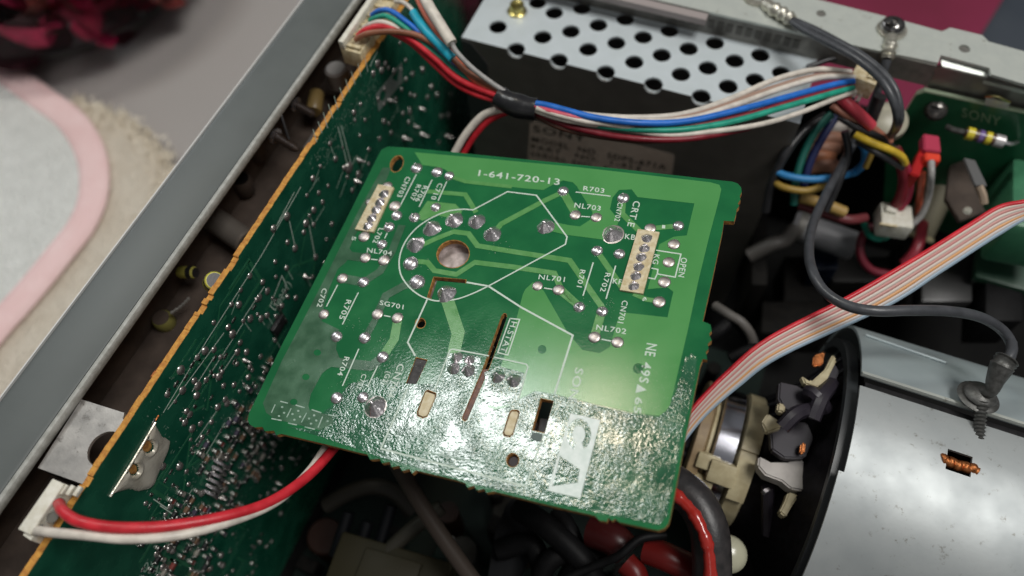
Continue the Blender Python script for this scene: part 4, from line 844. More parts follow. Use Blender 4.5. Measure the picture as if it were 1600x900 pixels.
for k, m in enumerate(cols):
    t = (k + .5) / 9; pts = [a.lerp(b_, t) for a, b_ in zip(Te, Be)]; r = (Te[5] - Be[5]).length / 18 * 1.06
    tube('conductor', pts, r, m, rb, 10, 6)
# ================================================================ picture tube shield
AY, AZ = 0.9, -7.65
def cyl(x, th, r): return Vector((x, AY + r * math.sin(math.radians(th)), AZ + r * math.cos(math.radians(th))))
ts = thing('tube_shield', 'large curved bare steel band round the picture tube, with a square slot showing copper', 'shield', (14, AY, AZ))
def sheet(name, xs, ths, r, th_, m, skip=None, taper=0.0, x0f=None, parent=None):
    bm = bmesh.new(); G0 = {}; G1 = {}
    for i, x in enumerate(xs):
        for j, t in enumerate(ths):
            xx = x if i or not x0f else x0f(t); rr_ = r + taper * (xx - 10)
            G0[i, j] = bm.verts.new(cyl(xx, t, rr_)); G1[i, j] = bm.verts.new(cyl(xx, t, rr_ - th_))
    def ok(i, j): return 0 <= i < len(xs) - 1 and 0 <= j < len(ths) - 1 and not (skip and skip(i, j))
    for i in range(len(xs) - 1):
        for j in range(len(ths) - 1):
            if not ok(i, j): continue
            bm.faces.new((G0[i, j], G0[i + 1, j], G0[i + 1, j + 1], G0[i, j + 1])); bm.faces.new((G1[i, j], G1[i, j + 1], G1[i + 1, j + 1], G1[i + 1, j]))
            for (di, dj, p, q) in ((-1, 0, (i, j), (i, j + 1)), (1, 0, (i + 1, j), (i + 1, j + 1)), (0, -1, (i, j), (i + 1, j)), (0, 1, (i, j + 1), (i + 1, j + 1))):
                if not ok(i + di, j + dj): bm.faces.new((G0[p], G0[q], G1[q], G1[p]))
    return from_bm(name, bm, m, parent or ts, True)
def on_cyl(px, py, r):
    rr_ = ray(px, py); a = rr_.y ** 2 + rr_.z ** 2; oy, oz = CAM.y - AY, CAM.z - AZ
    b_ = 2 * (oy * rr_.y + oz * rr_.z); c_ = oy * oy + oz * oz - r * r; t = (-b_ - math.sqrt(b_ * b_ - 4 * a * c_)) / (2 * a)
    p = CAM + rr_ * t; return p, math.degrees(math.atan2(p.y - AY, p.z - AZ))
RS = 5.35
pa, ta = on_cyl(1481,703,RS); pb_, tb = on_cyl(1520,712,RS); pc, tc_ = on_cyl(1515,744,RS); pd, td = on_cyl(1480,735,RS)
hx0, hx1 = pa.x, pb_.x; ht1, ht0 = (ta + tb) / 2, (tc_ + td) / 2
seam = on_cyl(1400,618,RS)[1]
xs = [9.88, 10.02, 10.6, 11.4] + [hx0, hx1] + [15, 18, 24]; xs = sorted(xs)
ths = sorted([-95 + 4.05 * k for k in range(20)] + [-14, ht0, (ht0 + ht1) / 2, ht1, seam - 4, seam - .5] + [k for k in (-10, -6) if k < ht0 - 1])
hi, hj = xs.index(hx0), ths.index(ht0); jn = ths.index(-14)
sheet('lower_band', xs, ths, RS, .09, M_shd, lambda i, j: (i == hi and j in (hj, hj + 1)) or (i == 0 and j >= jn))
M_shu = mat('shield_upper_steel', (0.40, 0.46, 0.47), 0.42, 0.35, (0.36, 0.42, 0.43), 1.0, 0.06, 30, 0.05, bdist=.01)
sheet('upper_band', [10.0, 11, 13, 16, 24], [seam + 3 + k * 5.5 for k in range(16)], RS + .12, .09, M_shu)
sheet('seam_gap_shade', [10.2, 14, 24], [seam + .2, seam + 1.5, seam + 2.8], RS - .12, .08, M_blk)  # black strip put in as the dark gap between the two bands
sheet('seam_lip', [10.0, 14, 24], [seam + 2.6, seam + 3.6], RS + .2, .10, M_rail)
tube('shade_line', [cyl(10.2, seam + 27, RS + .16), cyl(12.5, seam + 24, RS + .16)], .05, M_shu, ts, 8, 2)
# copper seen through the slot
cx_, ct_ = (hx0 + hx1) / 2, (ht0 + ht1) / 2
bm = bmesh.new(); cp_ = [cyl(hx0 - .12 + (hx1 - hx0 + .3) * k / 14, ct_ - .4 + math.sin(k * 1.7) * .25, RS - .06) for k in range(15)]
tube_bm(bm, cp_, lambda t: .14 + .02 * math.sin(t * 31), 12, 3); from_bm('copper_strand', bm, M_cu, ts, True)
sheet('slot_backing', [hx0 - .4, hx1 + .4], [ht0 - 5, (ht0 + ht1) / 2, ht1 + 5], RS - .5, .05, M_dark)
# strain-relief bolt with the cable lug
bl = thing('shield_bolt', 'grey threaded bolt with washer and crimped lug standing on the steel shield', 'bolt', on_cyl(1525,625,RS + .2)[0])
c0 = on_cyl(1527,622,RS + .35)[0]; nrm = Vector((0, math.sin(math.radians(seam)), math.cos(math.radians(seam))))
M_bolt = mat('dusty_bolt_steel', (0.13, 0.13, 0.125), 0.45, 0.6, (0.08, 0.08, 0.075), 8, .4, 20)
dn_ = (Z(1524,672,c0.z - .35) - c0).normalized()
lathe('washer', [(.1, 0), (.52, 0), (.56, .05), (.50, .10), (.2, .14), (.1, .14)], c0, nrm, M_bolt, bl, 28)
lathe('washer', [(.1, .17), (.44, .17), (.40, .25), (.15, .36), (0, .38)], c0, nrm, M_bolt, bl, 28)
prof = []
for i in range(12): prof += [(.19 - i * .004, .05 + i * .10), (.14 - i * .004, .10 + i * .10)]
bm = bmesh.new(); lathe_bm(bm, prof + [(.10, 1.26), (0, 1.29)], c0 + Vector((0, -.15, .25)), dn_, 16); from_bm('threaded_stud', bm, M_bolt, bl, True)
pl = [c0 + nrm * .28, Z(1548,612,c0.z + .5), Z(1556,592,c0.z + .75), Z(1566,572,c0.z + 1.0), Z(1575,560,c0.z + 1.1)]
tube('crimp_barrel', pl, lambda t: .16 + .13 * min(1, max(0, (t - .25) * 2.4)) + (.03 * math.sin(t * 60) if t > .72 else 0), M_bolt, bl, 14, 6)
tag(tube('cable_end', [Z(1581,536,-1.4), Z(1580,550,c0.z + 1.1), Z(1574,562,c0.z + 1.1)], .14, W_dgrey), 'last bend of the thin black cable entering the crimped lug', 'cable')
# ================================================================ tube neck and yoke
nk = thing('magnet_ring_assembly', 'cream and tan rings with a shiny chrome clamp, right of the green board', 'ring assembly', (7, AY, AZ))
NXv = (1, 0, 0)
def ringX(name, x0, x1, r, m, parent, n=36, r_in=1.2): return lathe(name, [(r_in, 0), (r - .06, 0), (r, .05), (r, x1 - x0 - .05), (r - .06, x1 - x0), (r_in, x1 - x0)], (x0, AY, AZ), NXv, m, parent, n)
M_tan = mat('tan_plastic', (0.36, 0.26, 0.14), 0.5, 0, (0.26, 0.18, 0.10), 3); M_cr2 = mat('aged_cream_plastic', (0.58, 0.51, 0.32), 0.45, 0, (0.44, 0.37, 0.22), 3)
ringX('magnet_ring', 6.3, 6.7, 2.25, M_tan, nk); ringX('spacer', 6.72, 6.9, 1.95, M_cr2, nk); ringX('chrome_clamp', 6.94, 7.66, 2.2, M_chrome, nk)
ringX('magnet_ring', 7.70, 8.28, 2.28, M_cr2, nk); ringX('magnet_ring', 8.3, 8.42, 1.95, M_tan, nk); ringX('glass_neck', 3.0, 10, 1.25, mat('neck_glass', (0.03, 0.03, 0.035), .1, coat=.5), nk, r_in=1.1)
for x0_, x1_, t0, t1, r_ in ((7.72, 8.26, 34, -12, 2.40), (7.72, 8.26, -20, -50, 2.5)):
    sheet('clamp_segment', [x0_, (x0_ + x1_) / 2, x1_], [t1 + (t0 - t1) * k / 10 for k in range(11)], r_, .25, M_cr2, parent=nk)
for t in (-34,): 
    o = cyl(7.4, t, 2.3); n_ = (o - Vector((7.55, AY, AZ))).normalized(); box('adjust_tab', o + n_ * .05, (.42, 0, 0), NX.cross(n_) * .35, n_ * .2, M_cr2, nk, .05)
for t in (-30, -50): 
    o = cyl(6.9, t, 2.2); n_ = (o - Vector((6.9, AY, AZ))).normalized(); box('adjust_tab', o, (.35, 0, 0), NX.cross(n_) * .25, n_ * .2, M_cr2, nk, .05)
yk = thing('deflection_yoke', 'black plastic deflection yoke horn with cream brackets between the neck rings and the steel shield', 'yoke', (9, AY, AZ))
M_yk = mat('yoke_plastic', (0.009, 0.008, 0.010), 0.45, 0, (0.018, 0.016, 0.02), 4, .2, 8)
lathe('horn', [(1.3, 0), (1.9, .0), (2.1, .3), (2.2, .8), (2.7, 1.2), (3.6, 1.7), (4.4, 2.1), (4.6, 2.15), (4.6, 2.4), (4.2, 2.4), (1.3, 2.4)], (8.0, AY, AZ), NXv, M_yk, yk, 40)
for k in range(7, 12):
    t = -80 + k * 15; a, b_ = cyl(8.3, t, 2.25), cyl(10.2, t, 4.55); tube('rib', [a, cyl(9.1, t, 3.0), b_], .09, M_yk, yk, 6, 3)
sheet('rim_ring', [9.78, 9.95, 10.1], [-80 + k * 8 for k in range(21)], 4.95, .3, mat('rim_plastic', (0.028, 0.031, 0.033), .4), parent=yk)
def flat(name, pts, z, h, m, parent, bev=0.05):
    bm = bmesh.new(); prism_bm(bm, [ZP(pts, z)], (0, 0, -h)); bmesh.ops.recalc_face_normals(bm, faces=bm.faces)
    es = [e for e in bm.edges if len(e.link_faces) == 2 and e.calc_face_angle(0) > .6]
    bmesh.ops.bevel(bm, geom=es, offset=bev, segments=2, affect='EDGES'); return from_bm(name, bm, m, parent, True)
M_greyp = mat('greyed_nylon', (0.38, 0.35, 0.33), 0.45, 0, (0.48, 0.45, 0.42), 2)
flat('bracket_arm', [(1186,712),(1205,722),(1232,722),(1246,714),(1262,722),(1272,745),(1262,768),(1236,764),(1222,752),(1196,742),(1184,728)], -4.6, .5, M_greyp, yk)
flat('bracket_arm', [(1232,768),(1250,772),(1238,790),(1228,808),(1218,800),(1226,784)], -4.8, .4, M_cr2, yk)
flat('bracket_arm', [(1270,745),(1312,752),(1306,778),(1296,810),(1278,798),(1272,776),(1262,764)], -4.7, .45, M_cr2, yk)
flat('cream_clip', [(1252,586),(1268,596),(1290,576),(1302,552),(1308,562),(1294,590),(1276,606),(1258,600)], -3.4, .3, M_cr2, yk)
flat('cream_clip', [(1216,628),(1228,632),(1226,645),(1214,642)], -3.6, .3, M_cr2, yk)
flat('cream_clip', [(1200,645),(1216,656),(1222,668),(1198,676),(1190,660)], -4.0, .3, M_cr2, yk)
flat('copper_tab', [(1252,692),(1260,690),(1258,708),(1249,708)], -4.0, .2, M_cu, yk); flat('copper_tab', [(1272,555),(1290,548),(1286,570),(1270,572)], -3.7, .2, M_cu, yk)
flat('copper_tab', [(1254,780),(1272,776),(1270,792),(1256,790)], -5.2, .2, M_cu, yk)
mat('plum_plastic', (0.022, 0.018, 0.026), .45)
flat('side_plate', [(1218,596),(1246,602),(1266,612),(1262,640),(1246,652),(1226,640),(1216,622)], -3.7, .35, MATS['plum_plastic'], yk)
flat('side_plate', [(1204,672),(1228,656),(1262,660),(1272,684),(1258,716),(1226,716),(1206,702)], -4.3, .35, MATS['plum_plastic'], yk)
flat('side_plate', [(1272,600),(1304,566),(1312,580),(1296,622),(1280,640)], -3.5, .3, MATS['plum_plastic'], yk)
for k, (a, b_) in enumerate((((1222,668),(1268,640)), ((1262,612),(1290,640)), ((1270,655),(1300,600)))):
    tube('yoke_strut', [Z(*a, -3.4), Z((a[0] + b_[0]) / 2, (a[1] + b_[1]) / 2 - 8, -3.2), Z(*b_, -3.6)], .22, mat('plum_plastic', (0.022, 0.018, 0.026), .45), yk, 8, 4)
tube('yoke_post', [Z(1200,760,-5.5), Z(1200,835,-6.5)], .2, MATS['plum_plastic'], yk, 8, 2)
tube('bead_chain', [Z(1195,765,-5.2), Z(1198,770,-5.2)], .14, M_sold, yk, 8, 2)
# ================================================================ red and black cables, lower right
wire('anode_cable', 'thick black-sleeved cable with a red split, arching from under the green board corner', [(1010,730,-4.2),(1048,752,-4.0),(1085,782,-3.9),(1106,822,-4.0),(1112,865,-4.3),(1112,930,-5.0)], .55, mat('worn_black_rubber', (0.02, 0.019, 0.02), .4, 0, (0.045, 0.04, 0.04), 3, .3, 10), cat='cable', n=20)
wire('anode_cable_core', 'glossy red core showing as a ragged stripe on the thick black-sleeved cable', [(1028,752,-3.72),(1055,772,-3.50),(1082,800,-3.42),(1100,835,-3.46),(1108,868,-3.72),(1111,930,-4.45)], lambda t: .17 + .035 * math.sin(t * 47) * math.sin(t * 19), mat('glossy_red', (0.42, 0.028, 0.02), .2, coat=.5), cat='cable', n=14)
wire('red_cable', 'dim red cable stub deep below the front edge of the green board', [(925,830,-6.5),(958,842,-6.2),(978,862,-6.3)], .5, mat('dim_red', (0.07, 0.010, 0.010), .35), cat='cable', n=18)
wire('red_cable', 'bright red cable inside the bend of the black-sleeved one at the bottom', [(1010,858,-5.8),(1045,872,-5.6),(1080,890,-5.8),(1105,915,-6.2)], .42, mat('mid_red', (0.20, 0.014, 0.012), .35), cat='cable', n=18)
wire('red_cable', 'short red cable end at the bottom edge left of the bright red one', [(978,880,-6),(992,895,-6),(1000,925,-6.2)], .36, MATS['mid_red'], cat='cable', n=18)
wire('cable_tie', 'thin black tie wrapped over the red cables', [(1040,836,-5.1),(1000,842,-5),(968,868,-5.2),(935,882,-5.6),(880,905,-6)], .13, M_deep, cat='tie')
t = thing('standoff_knob', 'round cream plastic knob peeking from behind the black-sleeved cable', 'knob', Z(1140,865,-6))
lathe('cap', [(0, .42), (.3, .38), (.5, .22), (.56, 0), (.5, -.25), (.3, -.4)], Z(1138,866,-5.8), (.1, -.3, 1), M_white if False else mat('cream_knob', (0.50, 0.49, 0.36), .25, coat=.3), t, 26); lathe('stem', [(.25, -.3), (.25, -2)], Z(1138,866,-5.8), (.1, -.3, 1), M_blk, t, 12)
for i, (pts, r) in enumerate((([(810,795,-7),(850,820,-6.5),(905,870,-6.6),(930,910,-7)], .38), ([(870,800,-7),(890,830,-6.8),(900,870,-7),(880,915,-7.5)], .3), ([(940,880,-7.4),(905,860,-7),(860,875,-7),(840,915,-7.5)], .34), ([(780,860,-8),(830,850,-7.6),(850,900,-7.8)], .35), ([(1140,560,-6),(1180,545,-5.8),(1200,570,-6)], .2), ([(1060,560,-7),(1120,520,-6),(1150,500,-6),(1180,540,-6.5)], .25))):
    wire('dark_cable', ['black cable curling under the front corner of the green board', 'black cable bending down beside the first dark coil', 'black cable loop nearest the dim red stub', 'leftmost black cable in the dark under the board', 'short dark loop over the tube neck', 'dark cable arching behind the flat ribbon cable'][i], pts, r, M_deep, 'black cables in the dark interior', 'cable', 12)
wire('grey_lead', 'pale grey lead curving in the dark just right of the green board', [(1118,478,-6),(1140,492,-5.6),(1160,505,-5.6),(1175,528,-6),(1180,560,-6.6)], .17, mat('pale_lead', (0.13, 0.12, 0.11), .5), cat='cable')
# ================================================================ things under the front edge
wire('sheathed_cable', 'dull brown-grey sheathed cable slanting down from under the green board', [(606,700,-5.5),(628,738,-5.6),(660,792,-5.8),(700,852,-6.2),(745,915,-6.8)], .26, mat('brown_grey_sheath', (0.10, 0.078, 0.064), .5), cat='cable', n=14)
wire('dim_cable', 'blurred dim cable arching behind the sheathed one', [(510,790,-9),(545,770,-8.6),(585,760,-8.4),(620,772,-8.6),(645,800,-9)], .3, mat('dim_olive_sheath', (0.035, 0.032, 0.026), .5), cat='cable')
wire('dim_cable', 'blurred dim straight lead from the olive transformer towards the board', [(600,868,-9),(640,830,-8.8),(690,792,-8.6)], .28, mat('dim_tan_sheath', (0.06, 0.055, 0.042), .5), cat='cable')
tf = thing('transformer', 'blurred olive-brown boxed transformer at the bottom edge', 'transformer', Z(600,900,-11))
c_ = Z(612,908,-9.6); box('core', c_, (2.0, .2, 0), (-.1, 1.0, 0), (0, 0, .9), mat('olive_core', (0.040, 0.035, 0.018), .5), tf, .1)
box('winding', c_ + Vector((0, 0, .95)), (1.0, .1, 0), (-.05, .7, 0), (0, 0, .14), mat('core_tape', (0.05, 0.044, 0.026), .5), tf, .08)
box('terminal_foot', c_ + Vector((2.2, .4, .2)), (.3, 0, 0), (0, .5, 0), (0, 0, .3), mat('core_tape', (0.16, 0.14, 0.08)), tf, .05)
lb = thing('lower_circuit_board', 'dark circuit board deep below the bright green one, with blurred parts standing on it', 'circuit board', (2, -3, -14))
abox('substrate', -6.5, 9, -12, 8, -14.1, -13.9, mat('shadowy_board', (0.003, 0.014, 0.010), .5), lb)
struct(abox('rear_wall', -6, 30, 17.0, 17.2, -15.2, -6.5, M_floor))
r5 = random.Random(9)
mm = [M_deep, M_dark, M_dark, mat('cap_green', (0.005, 0.022, 0.014), .5), mat('cap_dim', (0.03, 0.028, 0.023), .4), mat('cap_brown', (0.035, 0.014, 0.009), .4)]
for k in range(46):
    x, y = r5.uniform(-6, 8.5), r5.uniform(-8, 7); h = r5.uniform(.6, 2.6); r = r5.uniform(.25, .7)
    if r5.random() < .6: lathe('capacitor', [(0, 0), (r, 0), (r, h - .06), (r - .06, h), (0, h)], (x, y, -13.89), (0, 0, 1), r5.choice(mm), lb, 18)
    else: abox('block', x - r, x + r, y - r * .6, y + r * .6, -13.89, -13.89 + h, r5.choice(mm), lb, .05)
for (x, y, r, m) in ((722,862,.55,MATS['cap_dim']),(790,858,.2,M_tin),(700,800,.4,MATS['cap_brown'])): p = Z(x, y, -11); lathe('capacitor', [(0, 0), (r, 0), (r, -2.8)], p, (0, 0, 1), m, lb, 18)
lathe('bright_terminal', [(0, .1), (.12, 0), (.12, -.6)], Z(706,842,-9.5), (.2, 0, 1), M_tin, lb, 10)
# upright dark bars seen left of the olive transformer
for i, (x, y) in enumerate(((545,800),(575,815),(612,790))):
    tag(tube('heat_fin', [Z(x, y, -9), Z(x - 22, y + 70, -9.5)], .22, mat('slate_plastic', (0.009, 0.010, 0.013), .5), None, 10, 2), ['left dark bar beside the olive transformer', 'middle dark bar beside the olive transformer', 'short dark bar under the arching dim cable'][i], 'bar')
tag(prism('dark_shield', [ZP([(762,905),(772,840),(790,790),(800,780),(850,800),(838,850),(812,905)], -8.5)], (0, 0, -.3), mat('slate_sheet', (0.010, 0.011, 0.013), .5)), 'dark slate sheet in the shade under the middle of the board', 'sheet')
# ================================================================ right rear corner
rc = thing('corner_circuit_board', 'dark green board standing under the rear rail with a striped resistor in front', 'circuit board', (13, 14.3, -6))
yb2 = 14.28
def PB(x, y, h=0.0): return onp(x, y, 1, yb2 - h)
prism('substrate', [[PB(1432,146), PB(1444,141), PB(1620,179), PB(1640,420), PB(1380,330), PB(1385,222)]], (0, .14, 0), mat('pale_board_edge', (0.50, 0.60, 0.42), .6), rc)
prism('solder_mask', [[PB(1431,149,.002), PB(1445,144,.002), PB(1620,182,.002), PB(1640,420,.002), PB(1380,330,.002), PB(1385,222,.002)]], (0, -.004, 0), mat('corner_mask', (0.008, 0.085, 0.035), .35, 0, (0.012, 0.11, 0.045), 1.5), rc)
p0, p1, pu = PB(1502,182,.008), PB(1562,197,.008), PB(1504,168,.008)
link_mesh('silkscreen_text', text_mesh('SONY', p0, p1, pu - p0, Vector((0, -1, 0)), .001), mat('dim_silk', (0.16, 0.24, 0.15), .6), rc)
sh = thing('board_screw', 'dark round-headed screw in the top left corner of the dark green corner board', 'screw', PB(1462,175))
lathe('head', [(0, .33), (.15, .33), (.34, .22), (.40, .05), (.36, 0), (.28, -.05)], PB(1462,172,.05), (0, -.55, .8), mat('screw_dark', (0.16, 0.15, 0.14), .25, .9), sh, 22)
box('cross_slot', PB(1463,168,.36), (.18, 0, 0), (0, .03, .02), (0, -.02, .03), M_dark, sh)
rs2 = thing('striped_resistor', 'brown resistor with yellow and violet bands on the dark green corner board', 'resistor', PB(1540,214,.5))
pA, pB_ = PB(1508,207,.7), PB(1568,222,.7); d_ = (pB_ - pA); L_ = d_.length
lathe('body', [(0, 0), (.15, .0), (.215, .1), (.19, .35), (.19, L_ - .4), (.215, L_ - .1), (.15, L_), (0, L_)], pA, d_, mat('resistor_brown', (0.10, 0.055, 0.03), .3, coat=.4), rs2, 22)
for f0, f1, m in ((.04, .22, mat('band_yellow', (0.62, 0.52, 0.04), .3)), (.34, .46, mat('band_violet', (0.16, 0.10, 0.28), .3)), (.52, .66, MATS['band_yellow']), (.76, 1.0, mat('band_silver', (0.52, 0.50, 0.50), .35, .4))):
    lathe('band', [(.15, f0 * L_), (.222, f0 * L_), (.222, f1 * L_), (.15, f1 * L_)], pA, d_, m, rs2, 22)
tube('lead', [PB(1480,198,.4), PB(1490,203,.6), pA], .11, M_bolt, rs2, 8, 3); tube('lead', [pB_, PB(1580,225,.6), PB(1590,222,.1)], .07, M_sold, rs2, 8, 3)
rcn = thing('red_plug', 'two-tone red plug with grey and salmon wires on the dark green corner board', 'connector', Z(1450,240,-4))
def quadbox(name, q, z, h, m, parent, bev=.04):
    return flat(name, q, z, h, m, parent, bev)
quadbox('upper_shell', [(1443,208),(1468,212),(1471,238),(1444,234)], -3.2, .45, mat('rose_nylon', (0.45, 0.045, 0.09), .35), rcn)
quadbox('lower_shell', [(1440,228),(1454,232),(1436,276),(1421,271)], -3.4, .7, mat('red_nylon', (0.42, 0.012, 0.012), .35), rcn)
quadbox('socket_face', [(1446,237),(1470,240),(1470,252),(1446,250)], -3.15, .4, mat('orange_red_nylon', (0.75, 0.06, 0.03), .35), rcn)
wire('plug_lead', 'grey wire hanging from the red plug', [(1455,252,-3.2),(1455,275,-3.4),(1451,305,-4.5),(1440,335,-5.2),(1422,352,-5.6),(1405,360,-6)], .12, W_grey, 'leads of the red plug')
wire('plug_lead', 'salmon wire hanging beside the grey one from the red plug', [(1441,270,-3.6),(1439,290,-4.2),(1436,315,-5.2),(1434,335,-6)], .12, W_org, 'leads of the red plug')
tr = thing('transistor', 'flat grey transistor on a tan lead in front of the corner board', 'transistor', Z(1515,270,-4))
flat('tab', [(1506,246),(1524,250),(1543,290),(1524,289)], -3.4, .12, mat('tab_grey', (0.14, 0.14, 0.14), .45, .3), tr, .02)
tube('lead', [Z(1530,290,-3.5), Z(1536,305,-3.7), Z(1538,318,-3.9)], .13, mat('lead_tan', (0.50, 0.38, 0.28), .4, .5), tr, 8, 3)
flat('dark_backing', [(1485,258),(1506,250),(1524,295),(1540,330),(1500,345),(1478,310)], -5.2, .2, M_brown, tr, .02)
tag(lathe('solder_bead', [(0, .15), (.12, .1), (.15, 0), (0, -.1)], Z(1511,330,-4.6), (0, 0, 1), M_white, None, 12), 'tiny pale bead glinting below the flat grey transistor', 'bead')
gb = thing('green_capacitor', 'pale green boxed capacitor at the right edge above the ribbon cable', 'capacitor', Z(1590,330,-6))
box('case', Z(1607,335,-5.6), (1.15, .15, 0), (-.1, 1.6, 0), (0, 0, 1.2), mat('pale_green_case', (0.045, 0.17, 0.09), .35, 0, (0.055, 0.20, 0.105), 3), gb, .25)
box('case_seat', Z(1590,395,-8), (1.5, 0, 0), (0, 1.8, 0), (0, 0, .2), mat('seat_green', (0.02, 0.06, 0.035), .4), gb, .05)
wp = thing('white_plug', 'small blurred white plug with dark red wires, under the two-tone red plug', 'connector', Z(1395,345,-6))
box('housing', Z(1395,345,-5.6), (.55, .1, 0), (-.1, .5, 0), (0, 0, .4), M_white, wp, .08); box('latch', Z(1391,330,-5.2), (.2, 0, 0), (0, .12, 0), (0, 0, .15), M_white, wp, .04)
box('ridge', Z(1388,352,-5.19), (.3, .05, 0), (-.01, .04, 0), (0, 0, .05), M_cream, wp, .01)
wire('dark_red_lead', 'dark red wire rising from the small white plug', [(1392,330,-5.4),(1405,312,-4.8),(1412,285,-4),(1408,255,-3.2),(1398,232,-2.8)], .2, W_dkred, 'leads of the white plug')
wire('dark_red_lead', 'crimson wire right of the dark red one above the small white plug', [(1400,332,-5.4),(1416,310,-4.8),(1421,285,-4),(1414,258,-3.3),(1402,238,-3)], .16, mat('crimson_wire', (0.30, 0.02, 0.05), .4), 'leads of the white plug')
ct = thing('cream_capacitor', 'tall cream capacitor standing behind the small white plug', 'capacitor', Z(1428,350,-8))
lathe('body', [(0, 0), (.6, 0), (.62, .1), (.62, 3.0), (.5, 3.1), (0, 3.1)], Z(1430,372,-8.6), (.1, .9, .7), mat('dim_cream', (0.22, 0.20, 0.14), .5), ct, 22)
lathe('base_ring', [(.66, 0), (.7, .1), (.66, .2), (.5, .2), (.5, 0)], Z(1430,372,-8.6), (.1, .9, .7), M_cr2, ct, 22)
wire('pink_lead', 'glossy pink-red lead leaving the foot of the tall cream capacitor', [(1442,350,-7.6),(1438,372,-7.4),(1428,395,-7.6),(1412,412,-8)], .21, mat('pink_red', (0.36, 0.04, 0.06), .3), cat='wire', n=12)
wire('pink_lead', 'dark pink loop hanging left of the tall cream capacitor', [(1362,352,-7),(1346,372,-7.2),(1345,400,-7.6),(1362,422,-8),(1395,430,-8.2)], .16, mat('dark_pink', (0.17, 0.018, 0.032), .4), cat='wire', n=12)
wire('teal_loop', 'thin teal loop behind the small white plug', [(1350,350,-7),(1357,366,-6.6),(1372,373,-6.6),(1385,370,-7)], .12, W_green)
# wires falling from the cream connector
G2 = 'wires dropping from the cream connector'
for l, p, r, m in (('pink-red sleeve dropping from the cream connector', [(1305,140,-1.4),(1320,158,-1.4),(1340,176,-1.6),(1362,198,-2.0)], .24, mat('rose_sleeve', (0.55, 0.05, 0.075), .4)),
    ('brown wire falling right past the pink-red sleeve', [(1300,165,-1.6),(1325,182,-1.8),(1358,196,-2.1),(1392,222,-2.6)], .14, mat('dusty_brown_wire', (0.34, 0.13, 0.08), .45)),
    ('black wire between the brown and yellow ones', [(1310,182,-1.9),(1345,203,-2.1),(1375,214,-2.4),(1395,230,-2.8)], .14, W_black),
    ('yellow wire bending towards the two-tone red plug', [(1336,210,-2.2),(1360,222,-2.2),(1390,234,-2.4),(1408,244,-2.6),(1414,255,-3)], .16, W_yel),
    ('black wire just under the yellow one', [(1338,220,-2.5),(1365,236,-2.5),(1392,252,-2.8),(1410,262,-3.2)], .13, W_black),
    ('yellow wire stub under the cream connector', [(1322,140,-1.5),(1324,150,-1.6),(1330,160,-1.8)], .12, W_yel),
    ('teal wire running down left of the salmon fingers', [(1300,178,-2.6),(1278,200,-3),(1258,235,-3.6),(1245,275,-4.2),(1240,320,-5)], .18, mat('teal_wire', (0.01, 0.13, 0.10), .45)),
    ('navy wire right of the teal one', [(1306,182,-3),(1285,215,-3.4),(1265,255,-4),(1256,290,-4.6)], .18, mat('navy_wire', (0.02, 0.03, 0.12), .45)),
    ('light blue wire crossing low in front of the perforated box corner', [(1212,268,-4),(1230,275,-3.9),(1262,280,-3.9),(1300,278,-4),(1335,270,-4.6)], .16, mat('sky_wire', (0.03, 0.22, 0.50), .45)),
    ('blue wire curling near the middle of the corner', [(1335,270,-4.6),(1350,255,-4),(1352,235,-3.6),(1345,222,-3.4)], .18, MATS['sky_wire']),
    ('ochre wire drooping under the light blue one', [(1210,284,-4.4),(1225,293,-4.2),(1262,298,-4.2),(1292,286,-4.2),(1312,266,-4.4)], .16, mat('ochre_wire', (0.34, 0.22, 0.04), .45)),
    ('ochre wire short piece near the blue curl', [(1350,225,-3.2),(1362,236,-3.2),(1352,262,-3.8)], .13, MATS['ochre_wire']),
    ('tan wire at the lower left under the ochre one', [(1250,308,-5),(1285,318,-5),(1320,332,-5.2)], .26, mat('tan_strip', (0.42, 0.27, 0.08), .45)),
    ('maroon wire under the tan one', [(1248,320,-5.6),(1285,332,-5.6),(1325,343,-5.6),(1352,340,-5.8)], .22, mat('maroon_wire', (0.16, 0.03, 0.035), .45)),
    ('black wire framing the wires on the left', [(1290,180,-2.8),(1255,205,-3),(1228,240,-3.4),(1206,285,-4.4),(1196,330,-5.5)], .2, W_black),
    ('black wire running behind the light blue one', [(1320,205,-2.8),(1325,240,-3.4),(1310,285,-4),(1290,330,-4.8)], .17, W_black),
    ('black wire behind the cream cap', [(1376,150,-1.6),(1366,175,-2.2),(1356,200,-2.8)], .26, W_black),
    ('dark wire at the upper edge of the crimson gap', [(1262,105,-1.9),(1300,92,-1.8),(1335,88,-1.8)], .12, W_black)):
    wire('hanging_wire', l, p, r * .82, m, G2)
tag(lathe('cap_disc', [(0, .5), (.45, .46), (.68, .3), (.74, 0), (.6, -.3), (0, -.4)], Z(1384,192,-3.6), (.1, -.3, 1), mat('dim_cream_cap', (0.42, 0.40, 0.31), .4), None, 24), 'round cream cap ringed by black cable under the ring terminal', 'cap')
fg = thing('salmon_coil', 'dull salmon ribbed coil among the hanging wires, with a pale tip', 'coil', Z(1290,230,-4.5))
for k, (x, y, m) in enumerate(((1303,203,mat('pale_tip', (0.42, 0.38, 0.34), .5)),(1293,220,mat('salmon_dull', (0.35, 0.17, 0.11), .5)),(1286,234,MATS['salmon_dull']),(1278,248,mat('salmon_bright', (0.45, 0.18, 0.09), .45)),(1282,262,MATS['salmon_dull']))):
    p = Z(x, y, -4.2 - k * .15); tube('turn', [p - Vector((.45, .2, 0)), p + Vector((0, 0, .15)), p + Vector((.45, .25, 0))], .27, m, fg, 12, 3)
fu = thing('pale_tube', 'blurred pale grey tube lying deep between the ribbon cable and the hanging wires', 'tube', Z(1290,370,-9))
